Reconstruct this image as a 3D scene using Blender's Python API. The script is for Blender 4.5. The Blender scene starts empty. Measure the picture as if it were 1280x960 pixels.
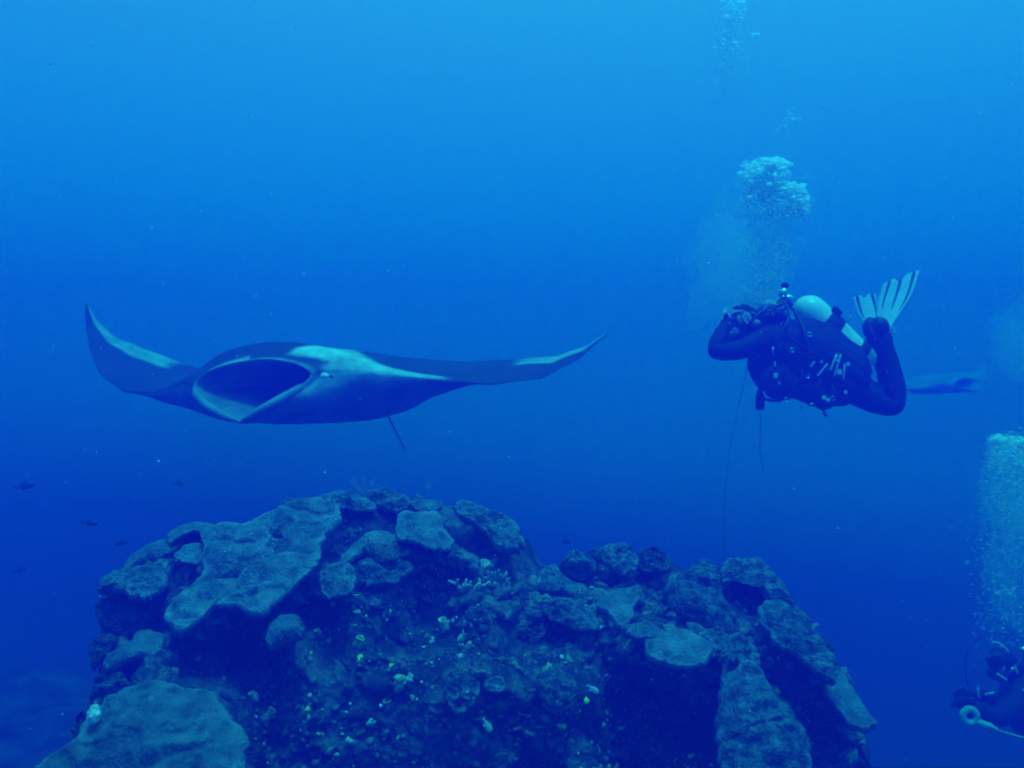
import bpy, bmesh, math, random
import numpy as np
from mathutils import Vector, Matrix
random.seed(7); rng = np.random.default_rng(7)
sc = bpy.context.scene
COL = sc.collection

# ------------------------------------------------------------------ camera
F = 1108.0                      # focal length in photograph pixels (1280 wide)
cam = bpy.data.cameras.new('camera'); co = bpy.data.objects.new('camera', cam); COL.objects.link(co)
co.location = (0, 0, 0); co.rotation_euler = (math.radians(90), 0, 0)
cam.sensor_width = 36; cam.lens = 36 * F / 1280; cam.clip_end = 500; cam.clip_start = 0.05
cam.dof.use_dof = True; cam.dof.focus_distance = 3.3; cam.dof.aperture_fstop = 2.6
sc.camera = co

# ------------------------------------------------------------------ water light (world), sun
SUNDIR = Vector((0.10, -0.24, 0.96)).normalized()       # towards the light at the surface
w = bpy.data.worlds.new('World'); sc.world = w; w.use_nodes = True
nt = w.node_tree; bg = nt.nodes['Background']
tc = nt.nodes.new('ShaderNodeTexCoord'); vm = nt.nodes.new('ShaderNodeVectorMath'); vm.operation = 'DOT_PRODUCT'
vm.inputs[1].default_value = Vector((0.10, 0.05, 0.99)).normalized()
mr = nt.nodes.new('ShaderNodeMapRange'); mr.inputs[1].default_value = -1; mr.inputs[2].default_value = 1
cr = nt.nodes.new('ShaderNodeValToRGB'); els = cr.color_ramp.elements
RAMP = [(0, (0, .0, .05)), (.28, (0, .0, .24)), (.40, (.0, .001, .46)), (.44, (.0, .022, .55)), (.5, (.0, .165, .72)),
        (.6, (.040, .26, .50)), (.68, (.064, .31, .48)), (.75, (.072, .39, .54)), (1, (.1, .9, 1.3))]
els[0].position = 0; els[1].position = 1
for p, c in RAMP[1:-1]: els.new(p)
for e, (p, c) in zip(els, RAMP): e.position = p; e.color = (*c, 1)
nt.links.new(tc.outputs['Generated'], vm.inputs[0]); nt.links.new(vm.outputs['Value'], mr.inputs[0])
nt.links.new(mr.outputs[0], cr.inputs[0]); nt.links.new(cr.outputs[0], bg.inputs[0])
bg.inputs[1].default_value = 1.0
sun = bpy.data.lights.new('sun', 'SUN'); sun.energy = 4.8; sun.angle = math.radians(11); sun.color = (.06, .33, .97)
so = bpy.data.objects.new('sun', sun); COL.objects.link(so)
so.rotation_euler = SUNDIR.to_track_quat('Z', 'Y').to_euler()
sc.view_settings.view_transform = 'Standard'; sc.view_settings.look = 'None'
sc.view_settings.exposure = .3; sc.view_settings.gamma = 1
sc.cycles.volume_bounces = 1; sc.cycles.max_bounces = 8; sc.cycles.transparent_max_bounces = 40
sc.cycles.use_denoising = True; sc.cycles.use_adaptive_sampling = False; sc.cycles.pixel_filter_type = 'BLACKMAN_HARRIS'; sc.cycles.filter_width = 1.7

# ------------------------------------------------------------------ helpers
def P(px, py, D):
    """a point of the place: photograph pixel + distance along the view axis, in metres"""
    return Vector(((px - 640) / F * D, D, -(py - 480) / F * D))

def hash3(ix, iy, iz, s):
    h = (ix * 374761393 + iy * 668265263 + iz * 2147483647 + s * 1274126177) & 0xffffffff
    h = ((h ^ (h >> 13)) * 1274126177) & 0xffffffff
    h = ((h ^ (h >> 16)) * 2246822519) & 0xffffffff
    return ((h ^ (h >> 15)) & 0xffffff) / float(0xffffff)

def vnoise(p, s=0):
    p = np.asarray(p, float); i = np.floor(p).astype(np.int64); f = p - i; u = f * f * f * (f * (f * 6 - 15) + 10)
    r = 0
    for dx in (0, 1):
        for dy in (0, 1):
            for dz in (0, 1):
                wgt = (u[..., 0] if dx else 1 - u[..., 0]) * (u[..., 1] if dy else 1 - u[..., 1]) * (u[..., 2] if dz else 1 - u[..., 2])
                r = r + wgt * hash3(i[..., 0] + dx, i[..., 1] + dy, i[..., 2] + dz, s)
    return r * 2 - 1

def fbm(p, octs=4, s=0, gain=.5):
    p = np.asarray(p, float); a = 1; r = 0; t = 0
    for k in range(octs):
        r = r + a * vnoise(p * 2 ** k + 17.3 * k, s + k * 31); t += a; a *= gain
    return r / t

def ridged(p, octs=3, s=0):
    p = np.asarray(p, float); a = 1; r = 0; t = 0
    for k in range(octs):
        r = r + a * (1 - 2 * np.abs(vnoise(p * 2 ** k + 9.1 * k, s + k * 31))); t += a; a *= .5
    return r / t

def smooth(x, a=0, b=1):
    t = np.clip((np.asarray(x, float) - a) / (b - a), 0, 1); return t * t * (3 - 2 * t)

def mesh_obj(name, verts, faces, mat=None, parent=None, cols=None, flat=False, mats=None, fmat=None):
    me = bpy.data.meshes.new(name)
    me.from_pydata([tuple(v) for v in verts] if not isinstance(verts, np.ndarray) else verts.tolist(), [],
                   faces.tolist() if isinstance(faces, np.ndarray) else faces)
    if not flat: me.polygons.foreach_set('use_smooth', [True] * len(me.polygons))
    if cols is not None:
        c = np.ones((len(verts), 4)); c[:, :3] = cols
        ca = me.color_attributes.new('col', 'FLOAT_COLOR', 'POINT'); ca.data.foreach_set('color', c.ravel())
    for m in (mats or ([mat] if mat else [])): me.materials.append(m)
    if fmat is not None: me.polygons.foreach_set('material_index', fmat)
    me.update()
    o = bpy.data.objects.new(name, me); COL.objects.link(o)
    if parent: o.parent = parent
    return o

def tag(o, label=None, cat=None, group=None, kind=None):
    if label: o['label'] = label
    if cat: o['category'] = cat
    if group: o['group'] = group
    if kind: o['kind'] = kind
    return o

def empty(name, loc, label, cat, group=None):
    o = bpy.data.objects.new(name, None); o.empty_display_size = .05; COL.objects.link(o); o.location = loc
    return tag(o, label, cat, group)

def under(root, o):
    """child whose mesh is written in world coordinates"""
    o.parent = root; o.matrix_parent_inverse = Matrix.Translation(root.location).inverted(); return o

def grid_faces(nu, nv, wrap_u=False, off=0, flip=False):
    f = []
    for j in range(nv - 1):
        for i in range(nu if wrap_u else nu - 1):
            a = j * nu + i; b = j * nu + (i + 1) % nu; q = (off + a, off + b, off + b + nu, off + a + nu)
            f.append(q[::-1] if flip else q)
    return f

def mat(name, color, rough=.7, var=.25, scale=8.0, bump=.3, bscale=60., attr=False, metal=0., spec=.3, dist=.01, detail=5, spots=None):
    m = bpy.data.materials.new(name); m.use_nodes = True; n = m.node_tree; L = n.links.new
    b = n.nodes['Principled BSDF']; b.inputs['Roughness'].default_value = rough; b.inputs['Metallic'].default_value = metal
    b.inputs['Specular IOR Level'].default_value = spec
    geo = n.nodes.new('ShaderNodeTexCoord')
    nz = n.nodes.new('ShaderNodeTexNoise'); nz.inputs['Scale'].default_value = scale; nz.inputs['Detail'].default_value = detail
    L(geo.outputs['Object'], nz.inputs['Vector'])
    mp = n.nodes.new('ShaderNodeMapRange'); mp.inputs[1].default_value = .3; mp.inputs[2].default_value = .7
    mp.inputs[3].default_value = 1 - var; mp.inputs[4].default_value = 1 + var; L(nz.outputs['Fac'], mp.inputs[0])
    mx = n.nodes.new('ShaderNodeVectorMath'); mx.operation = 'SCALE'
    if attr:
        at = n.nodes.new('ShaderNodeAttribute'); at.attribute_name = 'col'; L(at.outputs['Color'], mx.inputs[0])
    else:
        mx.inputs[0].default_value = color
    L(mp.outputs[0], mx.inputs['Scale']); out = mx.outputs[0]
    if spots:
        vo = n.nodes.new('ShaderNodeTexVoronoi'); vo.inputs['Scale'].default_value = spots[0]; L(geo.outputs['Object'], vo.inputs['Vector'])
        sm = n.nodes.new('ShaderNodeMapRange'); sm.inputs[1].default_value = .05; sm.inputs[2].default_value = .35; sm.inputs[3].default_value = spots[1]; sm.inputs[4].default_value = 0
        L(vo.outputs['Distance'], sm.inputs[0]); mm = n.nodes.new('ShaderNodeMix'); mm.data_type = 'RGBA'
        L(sm.outputs[0], mm.inputs['Factor']); L(out, mm.inputs['A']); mm.inputs['B'].default_value = (*spots[2], 1); out = mm.outputs['Result']
    L(out, b.inputs['Base Color'])
    if bump:
        n2 = n.nodes.new('ShaderNodeTexNoise'); n2.inputs['Scale'].default_value = bscale; n2.inputs['Detail'].default_value = 4
        L(geo.outputs['Object'], n2.inputs['Vector'])
        bp = n.nodes.new('ShaderNodeBump'); bp.inputs['Strength'].default_value = bump; bp.inputs['Distance'].default_value = dist
        L(n2.outputs['Fac'], bp.inputs['Height']); L(bp.outputs[0], b.inputs['Normal'])
    return m

def tube(pts, radii, n=10, cap=True):
    """a tube along a polyline: returns verts, faces"""
    pts = [Vector(p) for p in pts]; vs = []; fs = []
    if isinstance(radii, (int, float)): radii = [radii] * len(pts)
    up = None
    for k, p in enumerate(pts):
        d = (pts[min(k + 1, len(pts) - 1)] - pts[max(k - 1, 0)]).normalized()
        if up is None:
            a = Vector((0, 0, 1)) if abs(d.z) < .9 else Vector((0, 1, 0)); up = (a - d * a.dot(d)).normalized()
        else: up = (up - d * up.dot(d)).normalized()
        s = d.cross(up)
        for i in range(n):
            t = 2 * math.pi * i / n; vs.append(p + (up * math.cos(t) + s * math.sin(t)) * radii[k])
    fs = grid_faces(n, len(pts), True)
    if cap:
        a = len(vs); vs.append(pts[0]); b = len(vs); vs.append(pts[-1]); o = (len(pts) - 1) * n
        for i in range(n): fs.append((a, (i + 1) % n, i)); fs.append((b, o + i, o + (i + 1) % n))
    return vs, fs

class Soup:
    def __init__(s): s.v = []; s.f = []; s.c = []
    def add(s, vs, fs, col=None):
        o = len(s.v); s.v += [tuple(v) for v in vs]; s.f += [tuple(i + o for i in f) for f in fs]
        if col is not None: s.c += [col] * len(vs)
        return s
    def tube(s, pts, r, n=8, col=None): return s.add(*tube(pts, r, n), col)
    def build(s, name, m, parent=None, root=None):
        o = mesh_obj(name, s.v, s.f, m, parent, cols=np.array(s.c) if s.c else None)
        if root: under(root, o)
        return o

def catmull(pts, n):
    """closed smooth outline through the points, n samples"""
    p = np.array(pts, float); m = len(p); out = []
    seg = np.linalg.norm(np.roll(p, -1, 0) - p, axis=1); cum = np.concatenate([[0], np.cumsum(seg)])
    for k in range(n):
        s = cum[-1] * k / n; i = min(np.searchsorted(cum, s, 'right') - 1, m - 1); t = (s - cum[i]) / seg[i]
        a, b, c, d = p[(i - 1) % m], p[i], p[(i + 1) % m], p[(i + 2) % m]
        out.append(.5 * (2 * b + (c - a) * t + (2 * a - 5 * b + 4 * c - d) * t * t + (3 * b - a - 3 * c + d) * t ** 3))
    return np.array(out)

ICO = None
def ico(sub=1):
    bm = bmesh.new(); bmesh.ops.create_icosphere(bm, subdivisions=sub, radius=1)
    v = np.array([x.co[:] for x in bm.verts]); f = np.array([[y.index for y in x.verts] for x in bm.faces]); bm.free(); return v, f
ICO1 = ico(1); ICO2 = ico(2); ICO3 = ico(3)

def blobs(centres, scales, base=ICO1, rot=True, lump=0., cols=None, seed=3):
    """many small deformed lumps as one vertex/face soup (numpy)"""
    r = np.random.default_rng(seed); bv, bf = base; N = len(centres); scales = np.asarray(scales)
    if scales.ndim == 1: scales = np.repeat(scales[:, None], 3, 1)
    V = np.repeat(bv[None], N, 0) * (1 + lump * (r.random((N, len(bv), 1)) * 2 - 1))
    V = V * scales[:, None, :]
    if rot:
        a = r.random(N) * 6.283; b = (r.random(N) - .5) * (.9 if rot == 'tilt' else 2)
        ca, sa, cb, sb = np.cos(a), np.sin(a), np.cos(b), np.sin(b)
        x, y, z = V[..., 0], V[..., 1], V[..., 2]
        x, z = x * cb[:, None] + z * sb[:, None], -x * sb[:, None] + z * cb[:, None]
        x, y = x * ca[:, None] - y * sa[:, None], x * sa[:, None] + y * ca[:, None]
        V = np.stack([x, y, z], -1)
    V = V + np.asarray(centres)[:, None, :]
    Fc = bf[None] + (np.arange(N) * len(bv))[:, None, None]
    C = None if cols is None else np.repeat(np.asarray(cols)[:, None, :], len(bv), 1).reshape(-1, 3)
    return V.reshape(-1, 3), Fc.reshape(-1, 3), C

# ------------------------------------------------------------------ seabed and far slope
M_sand = mat('seabed_rubble', (.16, .14, .12), .9, .5, .8, .5, 6, dist=.1)
nx = 150
gx = np.linspace(-1, 1, nx); gx = np.sign(gx) * np.abs(gx) ** 2.2 * 21
X, Y = np.meshgrid(gx, gx + 2, indexing='xy')
Z = -12.4 + .5 * fbm(np.stack([X * .25, Y * .25, 0 * X], -1), 5, 4) + .8 * fbm(np.stack([X * .05, Y * .05, 0 * X], -1), 2, 9)
o = mesh_obj('seabed', np.stack([X, Y, Z], -1).reshape(-1, 3), grid_faces(nx, nx), M_sand); tag(o, kind='structure')

M_far = mat('far_reef_rock', (.022, .022, .024), .9, .9, 3, .6, 25, dist=.03)
# low reef slope beyond the left foot of the outcrop
nu, nv = 120, 70
U, Vv = np.meshgrid(np.linspace(0, 1, nu), np.linspace(0, 1, nv), indexing='xy')
X = -7.2 + 5.6 * U; Y = 5.0 + 4.0 * Vv
Z = -3.0 + .42 * smooth(U, 0, .5) * (1 - smooth(U, .8, 1)) * smooth(Vv, 0, .4) * (1 - .9 * smooth(Vv, .6, 1)) - 1.3 * (1 - smooth(Vv, 0, .25)) - 3.6 * smooth(Vv, .72, 1) - 3 * (1 - smooth(U, 0, .12))
pp = np.stack([X, Y, Z * .5], -1)
Z = Z + .16 * fbm(pp * 1.7, 4, 21) + .09 * ridged(pp * 4, 3, 5)
X = X + .08 * fbm(pp * 3, 3, 77); Y = Y + .08 * fbm(pp * 3, 3, 78)
o = mesh_obj('far_reef_slope', np.stack([X, Y, Z], -1).reshape(-1, 3), grid_faces(nu, nv), M_far); tag(o, kind='structure')

# ------------------------------------------------------------------ corals: outline, distance, slope
# name, label, category, outline (photo px), D at centre, slope (m nearer per px down), side slope, thickness, folds, roughness, tone
CORALS = [
 ('plate_coral', 'large folded pale plate coral draped over the upper left of the outcrop', [(255,665),(272,657),(300,656),(318,650),(335,641),(348,634),(368,627),(390,624),(408,622),(418,632),(428,642),(424,655),(412,667),(406,680),(406,694),(398,708),(384,722),(368,737),(350,754),(338,769),(322,772),(306,768),(298,763),(288,765),(274,761),(262,767),(254,777),(240,785),(217,786),(203,778),(209,764),(226,746),(240,735),(251,718),(250,700),(252,684)], 2.88, .0032, -.0006, .030, 1.0, .3, (.30,.27,.21)),
 ('plate_coral', 'small ragged shelf coral in the hollow beside the large folded plate', [(218,697),(228,684),(245,680),(257,685),(257,700),(247,706),(232,704)], 3.02, .004, 0, .014, .3, .5, (.27,.25,.20)),
 ('plate_coral', 'arching coral lip over the hollow on the upper left shoulder', [(210,673),(220,663),(238,656),(258,656),(276,661),(284,668),(272,674),(256,668),(238,667),(222,674),(214,682)], 3.12, .003, 0, .03, .5, .4, (.26,.24,.19)),
 ('plate_coral', 'dim sloping plate coral below the arching lip, against open water', [(155,712),(165,697),(185,685),(208,677),(220,684),(210,696),(190,702),(170,709),(160,716)], 3.2, .003, 0, .03, .4, .3, (.22,.20,.17)),
 ('crusted_coral', 'lumpy crusted coral shelf at the left edge with a pale knob', [(122,738),(130,727),(145,716),(162,712),(186,713),(206,712),(213,721),(206,736),(192,746),(180,752),(165,749),(155,742),(140,738),(129,741)], 3.02, .004, 0, .035, .6, 1.0, (.25,.23,.18)),
 ('plate_coral', 'two lobed coral shelf low on the left side of the outcrop', [(130,833),(140,820),(154,810),(168,806),(170,796),(182,790),(195,792),(206,796),(204,810),(195,823),(180,823),(164,826),(150,833),(136,839)], 2.85, .003, 0, .03, .5, .3, (.26,.24,.19)),
 ('plate_coral', 'broad wrinkled plate coral filling the lower left corner', [(40,990),(52,960),(75,938),(98,926),(103,906),(120,888),(138,869),(165,858),(190,855),(220,858),(245,862),(268,866),(284,890),(300,905),(308,925),(305,948),(300,985),(285,1030),(180,1060),(60,1050)], 2.12, .0022, 0, .035, 1.0, .35, (.27,.25,.20)),
 ('knob_coral', 'rounded solitary coral lobe hanging in the dark cavity under the large folded plate', [(333,803),(336,789),(346,776),(360,770),(374,773),(382,785),(379,797),(366,801),(350,807),(340,811)], 2.62, .003, 0, .03, .5, .5, (.24,.22,.17)),
 ('plate_coral', 'triangular coral shelf on the crown, pointing left over the dark gap', [(424,703),(435,690),(448,678),(460,668),(476,665),(490,669),(498,679),(490,685),(476,684),(460,689),(445,698),(433,705)], 2.98, .004, 0, .025, .4, .3, (.28,.26,.21)),
 ('plate_coral', 'creased shelf coral at the centre of the crown above the dark wall', [(500,676),(496,656),(500,642),(520,641),(545,641),(556,650),(554,661),(563,670),(569,679),(562,688),(545,689),(525,683),(512,677)], 3.0, .0042, 0, .02, 1.2, .5, (.30,.28,.22)),
 ('crusted_coral', 'flat coral clump on the highest point of the outcrop, left half', [(412,624),(416,616),(428,614),(442,618),(452,622),(462,628),(470,636),(455,641),(438,638),(424,636)], 3.25, .004, 0, .02, .5, .8, (.28,.26,.21)),
 ('crusted_coral', 'rough coral clump on the highest point of the outcrop, right half', [(455,622),(465,614),(480,612),(498,617),(510,624),(514,634),(500,640),(485,640),(470,634),(460,629)], 3.3, .004, 0, .03, .5, 1.1, (.22,.20,.17)),
 ('plate_coral', 'thin flat-topped coral ledge on the ridge right of the highest clump', [(513,633),(516,627),(532,626),(550,628),(552,635),(540,641),(525,641)], 3.25, .004, 0, .02, .2, .5, (.27,.25,.20)),
 ('plate_coral', 'drooping coral sheet right under the large folded plate, above a dark hollow', [(404,742),(400,722),(411,708),(428,705),(442,711),(446,728),(441,741),(426,746),(412,749)], 2.74, .004, 0, .016, 1.0, .9, (.25,.23,.19)),
 ('lettuce_coral', 'crinkled coral crest curving along the right shoulder of the main mound', [(568,636),(578,628),(592,632),(610,639),(625,645),(640,654),(650,666),(654,680),(644,690),(630,690),(618,682),(610,670),(598,660),(584,652),(572,646)], 3.1, .004, 0, .035, .9, 1.3, (.28,.26,.21)),
 ('crusted_coral', 'saddle shaped coral bridging the notch between the two mounds', [(664,738),(670,726),(680,714),(692,706),(700,719),(716,728),(733,738),(746,748),(748,760),(734,760),(716,748),(700,742),(684,742)], 3.12, .003, 0, .03, .6, .7, (.25,.23,.19)),
 ('plate_coral', 'fan shaped plate coral in the middle of the right mound', [(746,757),(755,745),(766,741),(780,737),(795,734),(803,740),(798,752),(791,762),(792,772),(785,781),(772,786),(767,776),(759,768),(750,762)], 2.95, .003, 0, .025, .4, .2, (.26,.24,.20)),
 ('knob_coral', 'pitted coral head on top of the right mound', [(748,694),(756,685),(770,683),(784,686),(793,695),(799,706),(790,715),(774,717),(760,709)], 3.22, .004, 0, .03, 1.1, 1.5, (.30,.28,.22)),
 ('knob_coral', 'lumpy coral head left of the pitted one on the right mound', [(698,712),(704,700),(714,692),(728,694),(740,701),(748,709),(742,720),(726,724),(710,722)], 3.26, .004, 0, .028, 1.2, 1.6, (.22,.20,.18)),
 ('plate_coral', 'wide smooth oval plate coral jutting over the deep shadow on the right', [(783,792),(791,782),(802,778),(813,781),(822,790),(836,791),(852,788),(868,793),(880,800),(889,812),(886,830),(870,837),(850,836),(830,832),(812,825),(806,812),(803,801),(794,800)], 2.72, .003, 0, .03, .4, .2, (.27,.25,.21)),
 ('plate_coral', 'hooked coral band framing the dark hollow at the top of the right mound', [(898,716),(908,706),(924,702),(942,701),(957,706),(970,722),(985,744),(1000,764),(1014,786),(1004,800),(986,790),(970,772),(958,752),(950,736),(938,724),(922,722),(908,730),(900,728)], 3.25, .0022, 0, .028, .8, .8, (.22,.21,.18)),
 ('plate_coral', 'smooth coral slope running down the right edge of the outcrop', [(944,768),(955,756),(972,752),(992,762),(1012,780),(1026,800),(1040,824),(1050,845),(1040,856),(1022,846),(1008,832),(990,818),(972,806),(958,792)], 3.0, .0028, 0, .028, .9, .75, (.22,.21,.18)),
 ('plate_coral', 'tongue shaped coral plate projecting at the far lower right tip', [(1022,850),(1036,838),(1050,842),(1062,858),(1076,880),(1090,899),(1096,907),(1082,914),(1064,910),(1052,896),(1040,880),(1028,866)], 2.95, .003, 0, .03, .4, .2, (.23,.22,.19)),
 ('mound_coral', 'broad dim rounded coral mound at the bottom right of the outcrop', [(900,860),(914,840),(935,830),(952,846),(970,872),(990,894),(1006,920),(1012,945),(1004,1000),(950,1040),(905,1000),(895,945)], 2.62, .0016, 0, .04, .8, .9, (.19,.18,.16)),
 ('knob_coral', 'small round coral dome on the skyline of the right mound', [(858,722),(864,710),(876,704),(890,707),(900,718),(900,732),(886,740),(870,738)], 3.32, .004, 0, .03, 1.0, 1.3, (.22,.20,.18)),
 ('crusted_coral', 'dark knobbly coral on the skyline between pitted head and dome', [(792,706),(797,695),(810,688),(826,690),(837,700),(838,712),(824,719),(806,718)], 3.28, .004, 0, .03, 1.2, 1.6, (.10,.09,.09)),
 ('mound_coral', 'mottled coral bank climbing the middle of the right mound', [(830,740),(850,728),(880,738),(900,748),(915,768),(912,790),(890,792),(866,780),(842,768)], 3.08, .003, 0, .04, .6, 1.0, (.15,.14,.13)),
 ('plate_coral', 'pale small shelf at the lower edge of the hooked coral band', [(872,800),(880,790),(900,795),(918,806),(930,820),(922,832),(902,830),(884,820)], 2.85, .003, 0, .03, .4, .9, (.21,.20,.17)),
 ('lettuce_coral', 'small frilled coral pieces in a row beneath the crinkled crest', [(548,700),(556,690),(572,688),(590,694),(600,704),(594,714),(576,712),(560,708)], 2.95, .003, 0, .03, .5, 1.3, (.24,.22,.18)),
 ('plate_coral', 'thin scalloped plate coral low on the dark wall', [(604,858),(612,850),(626,848),(632,856),(628,864),(614,866)], 2.5, .004, 0, .012, .3, .9, (.26,.25,.20)),
 ('plate_coral', 'upper left lobe overlapping the large folded plate near the arching lip', [(258,676),(270,662),(300,657),(328,662),(344,678),(338,696),(310,708),(282,704),(262,694)], 0, .0030, -.0006, .014, .9, .35, (.30,.27,.21)),
 ('plate_coral', 'top right lobe overlapping the large folded plate on the skyline', [(340,646),(366,628),(398,623),(422,634),(424,650),(408,668),(380,680),(354,674),(338,660)], 0, .0030, -.0006, .014, .9, .35, (.30,.27,.21)),
 ('plate_coral', 'lower lobe overlapping the large folded plate above the dark cavity', [(296,722),(318,704),(352,692),(396,690),(398,706),(376,726),(350,750),(324,756),(302,744)], 0, .0030, -.0006, .014, .9, .35, (.29,.26,.20)),
 ('crusted_coral', 'rugged crust spreading under the drooping coral sheet and triangular shelf', [(440,716),(456,700),(480,694),(506,698),(516,712),(500,726),(474,732),(450,730)], 2.93, .004, 0, .02, .8, 1.4, (.17,.16,.13)),
 ('crusted_coral', 'rugged crust bank between the notch and the fan shaped plate', [(676,752),(700,748),(726,758),(744,768),(748,786),(728,790),(700,780),(680,768)], 2.92, .004, 0, .022, .8, 1.4, (.18,.17,.14)),
 ('crusted_coral', 'mottled crust between the wide oval plate and the smooth right slope', [(892,800),(912,794),(936,800),(944,822),(934,846),(912,850),(896,832)], 2.82, .003, 0, .024, .9, 1.5, (.20,.19,.16)),
 ('lettuce_coral', 'frilled coral patch right of the thin scalloped plate on the lower wall', [(668,850),(684,838),(708,842),(722,856),(718,874),(696,884),(676,874)], 2.58, .002, 0, .018, .8, 1.5, (.19,.20,.17)),
 ('crusted_coral', 'crusty ledge on the lower wall left of the thin scalloped plate', [(556,852),(572,842),(592,846),(600,860),(592,882),(572,892),(558,874)], 2.5, .002, 0, .016, .8, 1.5, (.18,.19,.16)),
 ('crusted_coral', 'dark knobbly crust on the left flank under the lumpy crusted shelf', [(120,760),(134,750),(158,752),(180,760),(190,776),(174,790),(150,794),(128,784)], 3.05, .002, 0, .03, 1.0, 1.6, (.09,.085,.08)),
 ('crusted_coral', 'small knobbly crust on the left flank above the corner plate coral', [(112,872),(118,852),(134,842),(156,846),(162,858),(146,868),(128,880),(116,888)], 2.75, .002, 0, .03, 1.0, 1.6, (.12,.115,.10)),
 ('crusted_coral', 'dark mottled crust low on the left flank beside the two lobed shelf', [(118,800),(132,794),(150,800),(140,812),(128,824),(118,836),(112,820)], 2.95, .002, 0, .03, 1.0, 1.5, (.10,.095,.09)),
]
cc1 = np.array(CORALS[0][2], float).mean(0)
for k_ in (30, 31, 32):
    c_ = list(CORALS[k_]); q_ = np.array(c_[2], float).mean(0); c_[3] = CORALS[0][3] - CORALS[0][4] * (q_[1] - cc1[1]) + CORALS[0][5] * (q_[0] - cc1[0]) - .022; CORALS[k_] = tuple(c_)
SMALLWALL = []

def centre(pts):
    a = np.array(pts, float); return a.mean(0)

# rock distance field: hand placed distances, blended
CTRL = [(130,760,3.25),(135,850,3.05),(130,905,2.9),(220,700,3.3),(235,690,3.32),(300,660,3.3),(420,625,3.42),(500,625,3.45),(600,640,3.4),(660,690,3.35),
 (690,722,3.4),(770,700,3.5),(850,715,3.6),(940,705,3.7),(1010,790,3.4),(1080,890,3.25),(1090,960,3.2),
 (300,800,3.05),(340,830,2.9),(400,775,3.0),(262,820,3.0),(175,765,3.3),(160,850,2.95),
 (450,770,2.78),(500,750,2.82),(600,780,2.72),(535,735,3.1),(540,755,3.05),(460,650,3.28),(475,640,3.3),(425,668,3.25),(440,640,3.3),(575,660,3.25),(590,672,3.3),(620,705,2.98),(585,725,2.88),(650,740,3.0),
 (715,775,3.1),(690,770,3.05),(790,860,3.05),(830,880,3.1),(780,830,3.0),(800,930,3.0),(860,900,3.05),(850,960,2.95),
 (400,850,2.68),(470,860,2.6),(600,860,2.58),(700,850,2.66),(450,960,2.6),(600,960,2.55),(710,960,2.62),(340,920,2.7),(400,910,2.62),(560,910,2.6),(660,910,2.58),
 (100,1000,2.4),(200,900,2.35),(300,870,2.75),(950,780,3.2),(900,800,3.0),(860,745,3.3),(900,850,2.85),(930,740,3.5),(945,735,3.52),(990,840,3.15),(1020,900,3.15),(1040,940,3.2),(960,810,3.1),(820,750,3.25),(750,800,2.95),(730,820,2.85),(740,790,2.95)]
for c in CORALS:
    cc = centre(c[2]); CTRL.append((cc[0], cc[1], c[3] + .035))
    if len(c[2]) > 13 and (np.ptp(np.array(c[2])[:, 0]) > 90):
        for q in np.array(c[2])[::4]:
            q = q * .7 + cc * .3; CTRL.append((q[0], q[1], c[3] - c[4] * (q[1] - cc[1]) + c[5] * (q[0] - cc[0]) + .035))
CT = np.array(CTRL)
def rockD(px, py):
    px = np.asarray(px, float); py = np.asarray(py, float); n = np.zeros_like(px); d = np.zeros_like(px)
    for x, y, D in CT:
        r2 = (px - x) ** 2 + (py - y) ** 2
        wg = np.exp(-r2 / (2 * 22. ** 2)) + .012 * np.exp(-r2 / (2 * 75. ** 2)) + 1e-5 / (1 + r2 / 1e4)
        n += wg; d += wg * D
    return d / n

RIDGE = np.array([(10,1030),(40,985),(60,960),(90,935),(108,905),(116,872),(124,846),(134,815),(122,785),(119,757),(126,732),(150,715),(180,690),(215,666),(245,658),(285,662),(310,655),(345,640),(380,630),(420,622),(470,617),(510,624),(550,632),(600,640),(635,652),(655,675),(672,705),(690,712),(720,700),(750,692),(790,695),(830,698),(860,712),(895,720),(920,708),(950,706),(975,728),(1000,762),(1030,806),(1055,850),(1078,900),(1086,940),(1092,1000),(1110,1120)], float)
def ridge(px):
    return np.interp(px, RIDGE[:, 0], RIDGE[:, 1]) + 5 * fbm(np.stack([px / 30, px * 0, px * 0], -1), 3, 55)

def rock_points(px, k):
    """px column, k pixels below the ridge -> world points"""
    py = ridge(px) + k
    D = rockD(px, py) + .22 * (1 - smooth(k, 0, 34)) ** 2
    p = np.stack([(px - 640) / F * D, D, -(py - 480) / F * D], -1)
    a = .055 * smooth(k, 0, 25) + .012
    q = p
    dsp = np.stack([fbm(q * 5, 4, 1), fbm(q * 5, 4, 2) * 1.1, fbm(q * 5, 4, 3)], -1) * a[..., None]
    dsp[..., 1] -= .022 * ridged(q * 14, 3, 8) * smooth(k, 0, 20)
    dsp += np.stack([fbm(q * 30, 3, 11), fbm(q * 30, 3, 12), fbm(q * 30, 3, 13)], -1) * .014
    return p + dsp

PX = np.arange(14, 1112, 2.6)
K = np.concatenate([np.arange(0, 300, 2.6), np.arange(300, 560, 4)])
A, B = np.meshgrid(PX, K, indexing='xy')
front = rock_points(A, B)
# back of the outcrop: over the ridge and down to the seabed
nb = 34; ridge0 = front[0]; back = []
for j in range(nb, 0, -1):
    t = j / nb
    q = ridge0.copy(); q[:, 1] += .15 * t + 1.0 * t ** 1.3; q[:, 2] -= .10 * t + 4.6 * t ** 2.6
    q += np.stack([fbm(q * 4, 4, 1), fbm(q * 4, 4, 2), fbm(q * 4, 4, 3)], -1) * .12 * smooth(t, 0, .3)
    back.append(q)
allv = np.concatenate([np.array(back), front], 0)
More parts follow.
